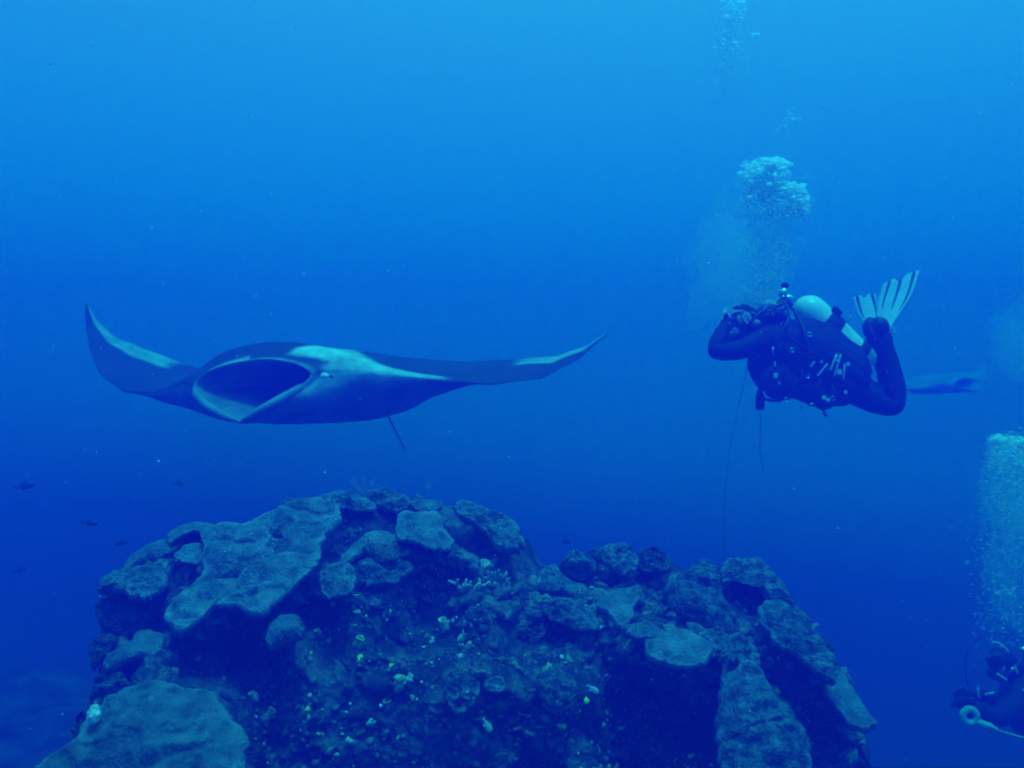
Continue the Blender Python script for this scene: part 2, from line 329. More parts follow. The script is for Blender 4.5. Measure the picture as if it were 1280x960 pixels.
# foot: carry the last front row down to the seabed
foot = front[-1].copy(); rows = []
for j in range(1, 9):
    q = foot.copy(); q[:, 2] -= .62 * j; q[:, 1] += .05 * j; q += np.stack([fbm(q * 2, 3, 1), fbm(q * 2, 3, 2), 0 * q[:, 0]], -1) * .12; rows.append(q)
allv = np.concatenate([allv, np.array(rows)], 0)
nv_ = allv.shape[0]; nu_ = allv.shape[1]
V3 = allv.reshape(-1, 3)
t1 = fbm(V3 * 9, 4, 40); t2 = fbm(V3 * 28, 3, 41); t3 = fbm(V3 * 3, 2, 42)
cA = np.array((.045, .04, .05)); cB = np.array((.20, .19, .15)); cC = np.array((.11, .09, .11))
mixv = smooth(t1 + .5 * t2, -.05, .45)[:, None]; colr = cA * (1 - mixv) + cB * mixv
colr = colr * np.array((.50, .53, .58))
m2 = smooth(t3, .1, .5)[:, None] * .5; colr = colr * (1 - m2) + cC * m2
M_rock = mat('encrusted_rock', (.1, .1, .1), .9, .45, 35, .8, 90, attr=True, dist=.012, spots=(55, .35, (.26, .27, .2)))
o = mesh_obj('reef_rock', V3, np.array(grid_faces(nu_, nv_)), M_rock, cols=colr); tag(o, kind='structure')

def rock_at(px, py):
    k = py - float(ridge(np.array([px]))[0]); return Vector(rock_points(np.array([float(px)]), np.array([max(k, 0.)]))[0])

# ------------------------------------------------------------------ coral builder
M_coral = mat('coral_skin', (.3, .3, .3), .85, .45, 16, 1., 110, attr=True, dist=.016, spots=(120, .25, (.36, .34, .27)))
M_crust = mat('crusted_coral_skin', (.3, .3, .3), .9, .7, 30, 1., 90, attr=True, dist=.026, spots=(60, .35, (.40, .38, .30)))

def coral(name, label, pts, D0, ky, kx, thick, folds, rough, tone, idx):
    na = 150 if len(pts) > 15 else 96; nr = 30 if len(pts) > 15 else 20
    out = catmull(pts, na); c = centre(pts)
    size = np.sqrt(np.ptp(out[:, 0]) * np.ptp(out[:, 1])) / F * D0
    ang = np.linspace(0, 2 * np.pi, na, endpoint=False)
    cs_ = np.stack([np.cos(ang), np.sin(ang), ang * 0 + idx], -1)
    wob = 1 + (.09 + .10 * min(rough, 1.)) * fbm(cs_ * 4, 5, 60 + idx, .65) - (.03 + .04 * rough) * smooth(fbm(cs_ * 11, 3, 160 + idx), .15, .5)
    out = c + (out - c) * wob[:, None]
    rows = []; cols = []
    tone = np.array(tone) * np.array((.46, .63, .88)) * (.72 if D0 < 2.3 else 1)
    def place(q, off):
        D = D0 - ky * (q[:, 1] - c[1]) + kx * (q[:, 0] - c[0]) + off
        return np.stack([(q[:, 0] - 640) / F * D, D, -(q[:, 1] - 480) / F * D], -1)
    nrm = Vector((0, -.72, .69))
    def topc(P3, r):
        v = .5 + .5 * fbm(P3 * 16 + idx, 3, 90)
        ed = smooth(r, .84, 1.0)
        v2 = smooth(fbm(P3 * 34 + idx, 3, 91), .05, .4); v3 = smooth(fbm(P3 * 7 + idx, 3, 92), .1, .45)
        f = (.74 + .60 * v + .50 * ed - .50 * v2 * (.4 + .6 * r) - .36 * v3)[:, None]
        return tone * f
    for j in range(nr + 1):                      # upper skin, rim to centre
        r = 1 - j / nr; r_ = r ** .8
        q = c + (out - c) * r_
        P3 = place(q, 0)
        e = 1 - r_
        hgt = thick * .55 * (1 - (1 - np.clip(e / .05, 0, 1)) ** 2) ** .5 + thick * (1.1 if name in ('knob_coral', 'mound_coral') else .35) * (1 - r_ ** 2)
        s = 1 / max(size, .05)
        fo = folds * (.050 * fbm(P3 * 6 + idx * 3.1, 3, 70 + idx) + .028 * ridged(P3 * 8 + idx, 2, 71)) * min(1, size * 3.2)
        tt = (q[:, 1] - c[1]) / (60 if size > .4 else 38) + 3.4 * fbm(P3 * np.array((3.2, 3.2, 4.5)) + idx, 4, 74); tt = tt - np.floor(tt)
        saw = np.where(tt < .82, tt / .82, (1 - tt) / .18)
        fo = fo + folds * .026 * (saw - .5) * smooth(fbm(P3 * 3 + 5 * idx, 2, 75), -.35, .35) * min(1, size * 2.5)
        fo = fo + rough * (.012 * fbm(P3 * 38, 3, 72) + .014 * ridged(P3 * 20, 2, 73) + (.030 * fbm(P3 * 12 + idx, 3, 76) if rough > .6 else 0))
        h = hgt + fo * np.clip(.25 + e * 2.2, 0, 1)
        P3 = P3 + np.outer(h, np.array(nrm))
        rows.append(P3); cols.append(topc(P3, np.full(na, r_)))
    under_ = []
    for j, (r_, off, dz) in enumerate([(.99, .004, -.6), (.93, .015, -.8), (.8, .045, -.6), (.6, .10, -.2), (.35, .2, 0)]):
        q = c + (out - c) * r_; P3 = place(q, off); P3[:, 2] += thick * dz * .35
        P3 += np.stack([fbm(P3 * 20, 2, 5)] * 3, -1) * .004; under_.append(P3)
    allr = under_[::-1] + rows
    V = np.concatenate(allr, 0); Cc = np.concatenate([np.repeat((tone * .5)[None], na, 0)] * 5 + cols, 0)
    fs = grid_faces(na, len(allr), True)
    ctr = len(V); V = np.concatenate([V, rows[-1].mean(0)[None]], 0); Cc = np.concatenate([Cc, tone[None]], 0)
    last = (len(allr) - 1) * na
    # innermost ring has radius zero; drop its own ring of slivers by fanning
    root = Vector(place(c[None], 0)[0])
    V = V - np.array(root)
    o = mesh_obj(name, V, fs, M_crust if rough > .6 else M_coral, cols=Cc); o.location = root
    tag(o, label, 'coral', 'hard corals growing on the outcrop')
    return o
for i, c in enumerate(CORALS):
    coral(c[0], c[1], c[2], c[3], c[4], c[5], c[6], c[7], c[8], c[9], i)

# ------------------------------------------------------------------ small growth covering the rock (nobody could count it)
M_growth = mat('turf_and_sponge', (.2, .2, .2), .85, .35, 60, .6, 200, attr=True, dist=.006)
fk = np.repeat(K, len(PX)); fp = front.reshape(-1, 3)
den = fbm(fp * 7, 3, 101) + .6 * fbm(fp * 22, 2, 102)
ok = (fk > 6) & (fk < 400)
prob = np.where(ok, smooth(den, -.25, .5) ** 1.5 + .04, 0); prob /= prob.sum()
pick = rng.choice(len(fp), 8000, p=prob)
ctr = fp[pick] + rng.normal(0, .004, (len(pick), 3))
sz = .003 + .012 * rng.random(len(pick)) ** 3
sz3 = np.stack([sz * rng.uniform(.6, 1.7, len(pick)), sz * rng.uniform(.6, 1.5, len(pick)), sz * rng.uniform(.35, 1.1, len(pick))], 1)
pal = np.array([(.05, .045, .06), (.10, .09, .09), (.16, .16, .12), (.22, .24, .17), (.46, .50, .44), (.55, .66, .05)])
tone_ = rng.choice(6, len(pick), p=[.30, .25, .20, .13, .08, .04])
dk = fbm(ctr * 4, 2, 103); tone_ = np.where((dk < -.25) & (tone_ > 2), 1, tone_)
V, Fc, C = blobs(ctr, sz3, ICO1, True, .55, pal[tone_])
g1 = mesh_obj('encrusting_growth', V, Fc, M_growth, cols=C); tag(g1, kind='stuff')
# larger crusts on the crown and the right mound, so that the plates grow out of something
prob2 = np.where((fk > 2) & (fk < 120), 1., 0) * smooth(fbm(fp * 6, 2, 105), -.3, .4); prob2 /= prob2.sum()
pick = rng.choice(len(fp), 900, p=prob2); ctr = fp[pick]
sz = .010 + .028 * rng.random(len(pick)) ** 1.8
sz3 = np.stack([sz * 1.5, sz * 1.1, sz * .7], 1)
tone_ = rng.choice(3, len(pick)); pal2 = np.array([(.10, .09, .08), (.15, .14, .12), (.20, .19, .15)])
V, Fc, C = blobs(ctr, sz3, ICO2, True, .42, pal2[tone_], 9)
g2 = mesh_obj('crust_lumps', V, Fc, M_crust, cols=C); tag(g2, kind='stuff')
# fuzzy hydroid tufts
S = Soup(); r_ = random.Random(5)
pick = rng.choice(len(fp), 620, p=prob)
for i in pick:
    p = Vector(fp[i]); h = r_.uniform(.012, .035); d0 = Vector((r_.uniform(-.6, .6), -1, r_.uniform(.1, 1))).normalized()
    cc = r_.choice([(.16, .16, .12), (.08, .07, .08), (.24, .26, .18), (.12, .16, .08)])
    for k in range(r_.randint(3, 6)):
        d = (d0 + Vector((r_.uniform(-.7, .7), r_.uniform(-.4, .4), r_.uniform(-.5, .7)))).normalized()
        q = p + d * h * .6 + Vector((0, 0, h * .1)); S.tube([p, q, q + (d + Vector((0, 0, .5))) * h * .5], [.0016, .0012, .0005], 4, cc)
o = S.build('hydroid_turf', M_growth); tag(o, kind='stuff')

# ------------------------------------------------------------------ sea squirts
M_squirt = mat('sea_squirt_tunic', (.3, .34, .26), .5, .35, 60, .5, 150, attr=True, dist=.004, spec=.5)
M_rim = mat('sea_squirt_rim', (.62, .60, .04), .5, .5, 60, .2, 150, spec=.5)
M_hole = mat('siphon_lining', (.02, .02, .03), .8, .1, 60, 0)
SQ = [  # px, py, height m, lean x, lean toward camera, tone, rim?, label
 (560,792,.050,-.3,.55,(.55,.62,.45),1,'brightest pale green sea squirt with a yellow upper rim, middle of the dark wall'),
 (570,797,.040,.6,.6,(.50,.58,.42),1,'pale green sea squirt joined to the right side of the brightest one'),
 (451,790,.042,.3,.4,(.24,.30,.16),1,'yellow rimmed sea squirt below the drooping coral sheet, tilted right'),
 (452,812,.046,.5,.5,(.22,.32,.10),1,'olive yellow sea squirt standing below the tilted one on the dark wall'),
 (404,805,.034,-.1,.5,(.18,.24,.14),1,'dim yellow tipped sea squirt right of the solitary coral lobe'),
 (320,866,.036,-.4,.5,(.40,.46,.34),1,'pale sea squirt with greenish rim beside the broad wrinkled plate coral'),
 (334,882,.046,.8,.3,(.26,.32,.20),1,'green sea squirt lying sideways below the pale one near the lower left plate'),
 (488,866,.050,.2,.5,(.26,.36,.16),1,'tall green sea squirt with a bright yellow rim low on the centre wall'),
 (470,882,.044,-.1,.6,(.14,.18,.16),1,'dark ribbed sea squirt with small yellow rim left of the tall green one'),
 (537,800,.034,-.1,.6,(.16,.22,.22),0,'narrow bluish sea squirt with a hollow opening left of the brightest one'),
 (662,790,.028,-.9,.3,(.34,.40,.14),1,'small yellow sea squirt lying flat on the right part of the wall'),
 (684,790,.026,-.5,.4,(.42,.50,.42),0,'small whitish sea squirt right of the yellow flat one'),
 (678,830,.030,.8,.3,(.36,.44,.34),1,'pale sea squirt with open mouth above the mottled crust patch'),
 (648,832,.024,-.3,.4,(.22,.28,.10),1,'dull yellow green sea squirt left of the open mouthed pale one'),
 (726,778,.036,.2,.7,(.30,.38,.34),0,'pale sea squirt with a dark round opening under the right notch'),
 (749,797,.024,0,.5,(.28,.32,.08),1,'tiny yellow sea squirt at the edge of the deep shadow'),
 (958,806,.026,.1,.6,(.26,.34,.12),1,'small green yellow sea squirt on the right mound'),
 (925,757,.030,-.2,.7,(.44,.52,.44),0,'pale round sea squirt inside the hollow of the hooked coral band'),
 (490,720,.022,-.1,.6,(.34,.38,.26),1,'small pale green sea squirt under the central crown shelf'),
 (237,725,.026,.1,.6,(.40,.42,.30),0,'pale bumpy sea squirt left of the large folded plate'),
]
def squirt(px, py, h, lx, ly, tone, rim, label, k):
    base = rock_at(px, py); r = h * .33; rr = random.Random(k)
    ax = Vector((lx, -ly * .7, 1.0)).normalized(); root = empty('sea_squirt', base, label, 'sea squirt', 'sea squirts on the rock wall')
    n = 16; prof = [(0, .75), (.12, .95), (.3, 1.08), (.5, 1.0), (.7, .82), (.85, .72), (.97, .78), (1.0, .70), (.93, .55), (.7, .42), (.5, .2)]
    a = Vector((0, 1, 0)).cross(ax).normalized(); b = ax.cross(a); vs = []
    for t, q in prof:
        cc = base - ax * .006 + ax * h * t + a * math.sin(t * 3) * r * .3
        for i in range(n):
            th = 2 * math.pi * i / n; wv = 1 + .16 * math.sin(3 * th + k) + .10 * rr.uniform(-1, 1); vs.append(cc + (a * math.cos(th) + b * math.sin(th)) * r * q * wv)
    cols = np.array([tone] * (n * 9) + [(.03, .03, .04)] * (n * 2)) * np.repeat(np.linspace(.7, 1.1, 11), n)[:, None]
    under(root, mesh_obj('body', vs, grid_faces(n, len(prof), True), M_squirt, cols=cols))
    if rim:
        tv = []; R = r * .76; cc = base - ax * .006 + ax * h * .99 + a * math.sin(2.97) * r * .3
        for i in range(n):
            th = 2 * math.pi * i / n; wv = 1 + .16 * math.sin(3 * th + k); c0 = cc + (a * math.cos(th) + b * math.sin(th)) * R * wv
            for j in range(6):
                ph = 2 * math.pi * j / 6; tv.append(c0 + ((a * math.cos(th) + b * math.sin(th)) * math.cos(ph) + ax * math.sin(ph)) * r * (.05 + .11 * max(0, math.sin(th + k))))
        fs = [(i * 6 + j, ((i + 1) % n) * 6 + j, ((i + 1) % n) * 6 + (j + 1) % 6, i * 6 + (j + 1) % 6) for i in range(n) for j in range(6)]
        under(root, mesh_obj('siphon_rim', tv, fs, M_rim))
    # side siphon
    c1 = base + ax * h * .5 + a * r * .8
    under(root, mesh_obj('side_siphon', *tube([base + ax * h * .42, c1, c1 + (a + ax * .7) * r * .5], [r * .5, r * .42, r * .3], 10), M_squirt,
                         cols=np.array([tone] * 32)))
for k, q in enumerate(SQ): squirt(*q, k)

# ------------------------------------------------------------------ soft corals, knobs, feather stars
M_soft = mat('soft_coral', (.34, .36, .28), .7, .25, 40, .5, 160, attr=True, dist=.004)
def fingers(name, label, cat, px, py, n, h, rad, tone, spread=.8, kids=3, seed=1, grp=None):
    base = rock_at(px, py); S = Soup(); rr = random.Random(seed)
    def grow(p, d, l, r, lev):
        q1 = p + d * l * .5 + Vector((0, 0, l * .04)); q2 = q1 + (d + Vector((rr.uniform(-.2, .2), rr.uniform(-.2, .2), .15))).normalized() * l * .5
        S.tube([p, q1, q2, q2 + d * r * .7], [r, r * .9, r * .75, r * .3], 8, tone)
        if lev:
            for _ in range(kids):
                grow(q1.lerp(q2, rr.random()), (d + Vector((rr.uniform(-.8, .8), rr.uniform(-.4, .4), rr.uniform(-.4, .8)))).normalized(), l * .6, r * .7, lev - 1)
    for i in range(n):
        a = -1 + 2 * (i + .5) / n; grow(base + Vector((a * rad * 2, 0, 0)), Vector((a * spread, -.55, .75 + rr.uniform(-.2, .2))).normalized(), h * rr.uniform(.8, 1.1), rad, 1)
    o = S.build(name, M_soft); tag(o, label, cat, grp); return o
fingers('soft_coral', 'fan of pale finger like soft coral right of the white knob', 'soft coral', 622, 730, 7, .050, .0055, (.30,.34,.28), 1.0, 3, 2)
fingers('branching_coral', 'pale knobby branching coral in the centre below the central shelf', 'coral', 583, 738, 5, .048, .008, (.46,.46,.36), 1.1, 3, 5)
fingers('branching_coral', 'low branching coral tuft left of the pale knobby one', 'coral', 556, 762, 5, .030, .006, (.22,.22,.18), 1.1, 2, 8)
fingers('branching_coral', 'bushy little coral tuft at the foot of the right mound bank', 'coral', 900, 800, 5, .032, .006, (.30,.32,.26), 1.1, 2, 9)
fingers('branching_coral', 'ragged coral tuft near the bottom edge, right of centre', 'coral', 700, 890, 6, .036, .006, (.24,.28,.22), 1.1, 3, 10)
fingers('branching_coral', 'ragged coral tuft on the wall above the thin scalloped plate', 'coral', 590, 838, 6, .032, .006, (.22,.26,.22), 1.2, 3, 11)
M_feather = mat('dark_feather_star', (.03, .025, .04), .8, .3, 60, .3, 150, attr=True)
def feather_star(label, px, py, n, L, tone, tip, seed, fwd=.6, upb=.3, base=None, r0=.0026):
    base = base or rock_at(px, py); rr = random.Random(seed)
    root = empty('feather_star', base, label, 'feather star')
    v, f = ICO2; under(root, mesh_obj('disc', v * .010 + np.array(base), f, M_feather, cols=np.tile(np.array(tone), (len(v), 1))))
    for i in range(n):
        th = 2 * math.pi * i / n + rr.uniform(-.15, .15); d = Vector((math.cos(th), -fwd, math.sin(th) + upb)).normalized()
        pts = [base]; dd = d.copy()
        for k in range(7): dd = (dd + Vector((0, -.14, .10)) * rr.uniform(.4, 1.6)).normalized(); pts.append(pts[-1] + dd * L / 7)
        vs, fs = tube(pts, [r0 * (1 - .09 * k) for k in range(8)], 5); cs = [tone] * (5 * 6) + [tip] * (5 * 2) + [tone, tip]
        S = Soup(); S.v = [tuple(x) for x in vs]; S.f = [tuple(x) for x in fs]; S.c = list(cs)
        sd = d.cross(Vector((0, -1, 0))).normalized()
        for k in range(1, 22):
            t = k / 22 * 7; j = min(int(t), 6); p = pts[j].lerp(pts[j + 1], t - j); c_ = tone if t < 5.2 else tip; dl = (pts[j + 1] - pts[j]).normalized()
            for sg in (-1, 1): S.tube([p, p + (sd * sg + dl * .7).normalized() * .012 * (1.1 - t / 9)], [.0009, .0004], 3, c_)
        S.build('arm', M_feather, root=root)
feather_star('dark feather star with pale arm tips clinging under the central crown shelf', 533, 722, 14, .075, (.03, .025, .04), (.34, .36, .30), 3)
yb = Vector(P(758, 990, 2.2))
feather_star('yellow green feather star whose arm tips poke up at the bottom edge', 0, 0, 9, .095, (.16, .30, .03), (.34, .46, .04), 4, .15, 1.2, base=yb, r0=.0035)
v, f = ICO3; kn = rock_at(597, 702)
vv = v * np.array((.034, .03, .026)); vv = vv * (1 + .10 * fbm(v * 2.5, 3, 7))[:, None]
o = mesh_obj('knob_coral', vv, f, M_crust, cols=np.tile(np.array((.50, .50, .40)), (len(v), 1))); o.location = kn + Vector((0, -.012, .005))
tag(o, 'whitish round coral knob under the crinkled crest', 'coral')
kn = P(118, 894, 2.12); vv = v * np.array((.016, .02, .024)); vv = vv * (1 + .2 * fbm(v * 3, 3, 17))[:, None]
o = mesh_obj('barnacle', vv, f, M_crust, cols=np.tile(np.array((.75, .75, .68)), (len(v), 1))); o.location = kn
tag(o, 'white barnacle on the left rim of the broad corner plate coral', 'barnacle')
# feathery hydroid behind the skyline
base = P(458, 624, 3.75); S = Soup(); rr = random.Random(12)
for i in range(9):
    d = Vector((rr.uniform(-.8, .9), rr.uniform(-.3, .3), 1)).normalized(); pts = [base]
    for k in range(6): d = (d + Vector((rr.uniform(-.15, .15), 0, -.03))).normalized(); pts.append(pts[-1] + d * .016)
    S.tube(pts, [.0016, .0015, .0013, .0011, .0009, .0007, .0004], 4, (.3, .3, .26))
    for k in range(1, 7):
        for sg in (-1, 1):
            for u in (0, .5): p = pts[k].lerp(pts[k - 1], u); S.tube([p, p + (d + Vector((sg * .9, 0, 0))).normalized() * .012], [.0007, .0003], 3, (.3, .3, .26))
o = S.build('hydroid', M_soft); tag(o, 'faint feathery hydroid standing on the skyline above the crown', 'hydroid')

# ------------------------------------------------------------------ fish
M_fish = mat('fish_scales', (.2, .2, .2), .45, .15, 20, .1, 80, attr=True, spec=.5)
def fish(label, px, py, D, L, yaw, pitch, tone, depthf=.42, k=0, pale=None):
    n, m_ = 12, 16; vs = []; cs = []
    for j in range(m_):
        t = j / (m_ - 1); x = L * (.5 - t * .86); hh = L * depthf * .5 * max(.03, (math.sin(math.pi * min(t * 1.02, 1) ** .72)) ** .8 * (1 - .35 * t)) + L * .012
        for i in range(n):
            th = 2 * math.pi * i / n; vs.append((x, hh * .42 * math.cos(th), hh * math.sin(th))); s_ = math.sin(th)
            cs.append(tuple(np.array(tone) * (1.0 if s_ > 0 else 1.25)))
    fs = grid_faces(n, m_, True); fs += [tuple(range(n))[::-1]]
    def finmesh(out, th=.004):
        o_ = len(vs); nn = len(out)
        for y in (-th * L * 2, th * L * 2):
            for x, z in out: vs.append((x * L, y, z * L)); cs.append(tuple(np.array(tone) * .8))
        fs.append(tuple(range(o_, o_ + nn))); fs.append(tuple(range(o_ + nn, o_ + 2 * nn))[::-1])
        for i in range(nn): fs.append((o_ + i, o_ + (i + 1) % nn, o_ + nn + (i + 1) % nn, o_ + nn + i))
    finmesh([(-.34, .03), (-.42, .10), (-.54, .20), (-.47, .02), (-.54, -.18), (-.42, -.09), (-.34, -.03)])
    finmesh([(.20, depthf * .40), (.05, depthf * .62), (-.15, depthf * .50), (-.28, depthf * .30), (-.25, .05), (.15, .1)])
    finmesh([(.02, -depthf * .40), (-.10, -depthf * .60), (-.27, -depthf * .28), (-.22, -.05)])
    o = mesh_obj('fish', vs, fs, M_fish, cols=np.array(cs)); o.location = P(px, py, D); o.rotation_euler = (0, math.radians(pitch), math.radians(yaw))
    tag(o, label, 'fish', 'small reef fish'); return o
fish('small dark fish in open water left of the outcrop, level with its top', 112, 654, 4.6, .085, 12, 4, (.03,.03,.04), .34)
fish('small dark slender fish just above the left shoulder of the outcrop', 151, 679, 4.2, .075, 160, 12, (.03,.03,.04), .30)
fish('faint dark fish near the left edge of the picture, highest on that side', 31, 608, 6.2, .13, 20, -12, (.03,.03,.04), .36)
fish('faint dark fish at the left edge, lower of the two there', 23, 713, 5.6, .08, 190, 5, (.03,.03,.04), .36)
fish('faint pale fish above the left shoulder of the outcrop', 224, 604, 6.4, .09, 10, -6, (.30,.30,.26), .45)
fish('small dark fish hovering over the notch between the two mounds', 707, 677, 5.2, .06, 30, 0, (.03,.03,.04), .45)
fish('pale teardrop shaped fish hanging head down before the lower wall', 609, 906, 2.35, .048, 20, 62, (.40,.48,.30), .40)
fish('small pale fish slanting down at the edge of the deep shadow', 741, 861, 2.5, .044, 10, 38, (.42,.48,.44), .40)

# ------------------------------------------------------------------ manta ray
TH = math.radians(17)
OM = Vector((-1.24, 5.5, .06))
fv = Vector((-math.sin(TH), -math.cos(TH), 0)); lv = Vector((math.cos(TH), -math.sin(TH), 0))
M_manta = mat('manta_skin', (.2, .2, .2), .6, .25, 9, .35, 70, attr=True, spec=.35)
def W(l, f, u):
    l = l * (1 + (.03 if l > 0 else .10) * float(smooth(abs(l), .7, 1.8)))
    return OM + lv * l + fv * f + Vector((0, 0, u))
def wdt(f):
    ff = [-1.0, -.93, -.85, -.72, -.62, -.54, -.47, -.41, -.37, -.34, -.31, -.27, -.20, -.10, 0, .12, .25, .36, .44, .52, .6, .7]
    ww = [.045, .07, .14, .30, .48, .68, .94, 1.24, 1.50, 1.70, 1.82, 1.80, 1.73, 1.62, 1.50, 1.31, 1.08, .82, .62, .48, .41, .37]
    return float(np.interp(f, ff, ww))
def fLE(l): # leading edge position at lateral l
    return float(np.interp(abs(l), [.37, .41, .48, .62, .82, 1.08, 1.31, 1.50, 1.62, 1.73, 1.80, 1.82], [.7, .6, .52, .44, .36, .25, .12, 0, -.10, -.20, -.27, -.31]))
def uLE(l):
    if l < 0: return float(np.interp(-l, [0, .35, .6, .9, 1.2, 1.45, 1.62, 1.75, 1.82], [0, -.02, -.06, -.12, -.11, -.01, .14, .34, .53]))
    return float(np.interp(l, [0, .35, .6, .9, 1.2, 1.45, 1.62, 1.75, 1.82], [0, .0, .0, -.03, -.06, -.03, .08, .22, .34]))
def twist(l):
    if l < 0: return float(np.interp(-l, [0, .5, .9, 1.2, 1.5, 1.82], [0, .0, .06, .30, .50, .45]))
    return float(np.interp(l, [0, .5, .9, 1.2, 1.5, 1.82], [0, .03, .10, .22, .34, .34]))
def surf(l, f, top):
    w_ = wdt(f); e = max(0., 1 - abs(l) / max(w_, 1e-3))
    prof = (1 - (1 - min(e / .55, 1)) ** 2) ** .5
    bl = float(np.interp(f, [-1, -.8, -.4, 0, .3, .5, .72], [.03, .05, .08, .105, .12, .14, .16]))
    bd = float(np.interp(f, [-1, -.8, -.4, 0, .3, .5, .72], [.05, .18, .29, .28, .26, .25, .22]))
    wide = float(np.interp(f, [-1, 0, .5, .72], [.45, .62, .50, .5]))
    wt = .045 * float(np.interp(abs(l), [0, 1.2, 1.82], [1, .8, .15]))
    c = uLE(l) + twist(l) * max(0., fLE(l) - f)
    g = math.exp(-(abs(l) / wide) ** 2.6)
    if top: return c + (wt + (bl - .0) * g) * prof
    gd = math.exp(-(abs(l) / (wide * 1.4)) ** 3.0)
    return c - (wt * .6 + bd * gd) * prof
NL = 200
phis = np.linspace(0, 2 * np.pi, NL, endpoint=False)
def section(f):
    w_ = wdt(f); out = []
    for a in phis:
        c = math.cos(a); l = w_ * math.copysign(abs(c) ** (.75 if w_ > .7 else .9), c); out.append((l, f, surf(l, f, math.sin(a) >= 0)))
    return np.array(out)
RIM = [(387,471,.66),(383,462,.66),(366,454,.66),(336,449,.67),(302,452,.68),(270,460,.70),(247,474,.72),(241,486,.75),(246,496,.80),(259,506,.86),(279,517,.92),(297,527,.96),(322,513,.93),(347,500,.86),(371,485,.74)]
rl = []
for px, py, f in RIM:
    d = P(px, py, 1.0); t = (OM.dot(fv) + f) / d.dot(fv); q = d * t - OM; rl.append((q.dot(lv), f, q.z))
rl = np.array(rl)
# resample the rim with the same angular start (right corner first, counter clockwise over the top)
seg = np.linalg.norm(np.roll(rl, -1, 0) - rl, axis=1); cum = np.concatenate([[0], np.cumsum(seg)]); left_i = 7
rim = []
for a in phis:
    t = a / math.pi
    s = cum[left_i] * t if t <= 1 else cum[left_i] + (cum[-1] - cum[left_i]) * (t - 1)
    i = min(np.searchsorted(cum, s, 'right') - 1, len(rl) - 1); u = (s - cum[i]) / seg[i]
    a0, a1, a2, a3 = rl[(i - 1) % len(rl)], rl[i], rl[(i + 1) % len(rl)], rl[(i + 2) % len(rl)]
    rim.append(.5 * (2 * a1 + (a2 - a0) * u + (2 * a0 - 5 * a1 + 4 * a2 - a3) * u * u + (3 * a1 - a0 - 3 * a2 + a3) * u ** 3))
rim = np.array(rim); rc = rim.mean(0)
rings = []; kind_ = []
s5 = section(.46)
for sc_, ff in [(.03, -.35), (.45, -.25), (.66, 0.0), (.80, .25), (.88, .45), (.93, .58)]:      # inside of the mouth
    q = rc + (rim - rc) * sc_; q[:, 1] = ff + (rim[:, 1] - .66) * sc_ * .6; q[:, 2] += .05 * (1 - sc_); rings.append(q); kind_.append('in')
q = rc + (rim - rc) * .965; q[:, 1] = rim[:, 1] - .02; rings.append(q); kind_.append('lipin')
rings.append(rim.copy()); kind_.append('lip')
q = rc + (rim - rc) * 1.035; q[:, 1] = rim[:, 1] - .015; rings.append(q); kind_.append('lip')
q = rc + (rim - rc) * 1.07; q[:, 1] = rim[:, 1] - .05; rings.append(q); kind_.append('lipo')
base_ = q
for b in np.linspace(.08, 1, 12):
    bb = smooth(b) * .6 + b * .4; q2 = base_ * (1 - bb) + s5 * bb; rings.append(q2); kind_.append('out')
fs_ = np.concatenate([np.linspace(.44, .0, 34), np.linspace(-.01, -.24, 26), np.linspace(-.247, -.345, 22), np.linspace(-.352, -.55, 28), np.linspace(-.57, -1.0, 20)])
for f in fs_: rings.append(section(f)); kind_.append('out')
R3 = np.array(rings); nr_ = len(R3)
Vm = np.array([W(*p) for p in R3.reshape(-1, 3)])
def pip(x, y, poly):
    c = np.zeros(len(x), bool); p = np.array(poly, float); j = len(p) - 1
    for i in range(len(p)):
        cond = ((p[i, 1] > y) != (p[j, 1] > y)) & (x < (p[j, 0] - p[i, 0]) * (y - p[i, 1]) / (p[j, 1] - p[i, 1] + 1e-9) + p[i, 0]); c ^= cond; j = i
    return c
pxm = Vm[:, 0] / Vm[:, 1] * F + 640; pym = 480 - Vm[:, 2] / Vm[:, 1] * F
top = np.tile(np.sin(phis) >= -1e-9, nr_); kd = np.repeat(np.array(kind_), NL); fl = R3.reshape(-1, 3)
cm = np.tile(np.array((.018, .018, .022)), (len(Vm), 1))
cp0 = np.array([(fLE(l) - f) for l, f, _ in fl])
belly = ~top & (kd == 'out'); cm[belly] = (.23, .24, .24)
cm[belly] *= (1 - .55 * smooth(np.abs(fl[belly, 0]), .7, 1.5))[:, None]        # ventral wing ends are dark grey
cm[kd == 'in'] = (.34, .34, .35); cm[kd == 'lip'] = (.22, .23, .23); cm[kd == 'lipo'] = (.10, .10, .10); cm[kd == 'lipin'] = (.11, .11, .11)
floor_ = (kd == 'in') & ~top; cm[floor_] = (.20, .20, .21)
shoulder = pip(pxm, pym, [(362,441),(372,434),(392,432),(425,432),(440,436),(462,449),(478,456),(462,462),(445,462),(428,461),(412,452),(395,447),(378,445)]) & top & (kd == 'out')
cm[shoulder] = (.45, .46, .47)
strip = (kd == 'out') & top & (fl[:, 0] > .40) & (fl[:, 0] < .98) & (cp0 > -.02) & (cp0 < .022 + .05 * smooth(fl[:, 0], .98, .4)); cm[strip] = (.42, .42, .42)
s2 = pip(pxm, pym, [(262,462),(285,452),(310,446),(312,449),(288,457),(266,467)]) & top & (kd == 'out'); cm[s2] = (.5, .5, .5)
cheek = pip(pxm, pym, [(386,478),(400,472),(425,468),(440,474),(420,482),(395,486),(375,490)]) & (kd == 'out') & (fl[:, 0] > 0); cm[cheek & ~top] = (.34, .35, .34)
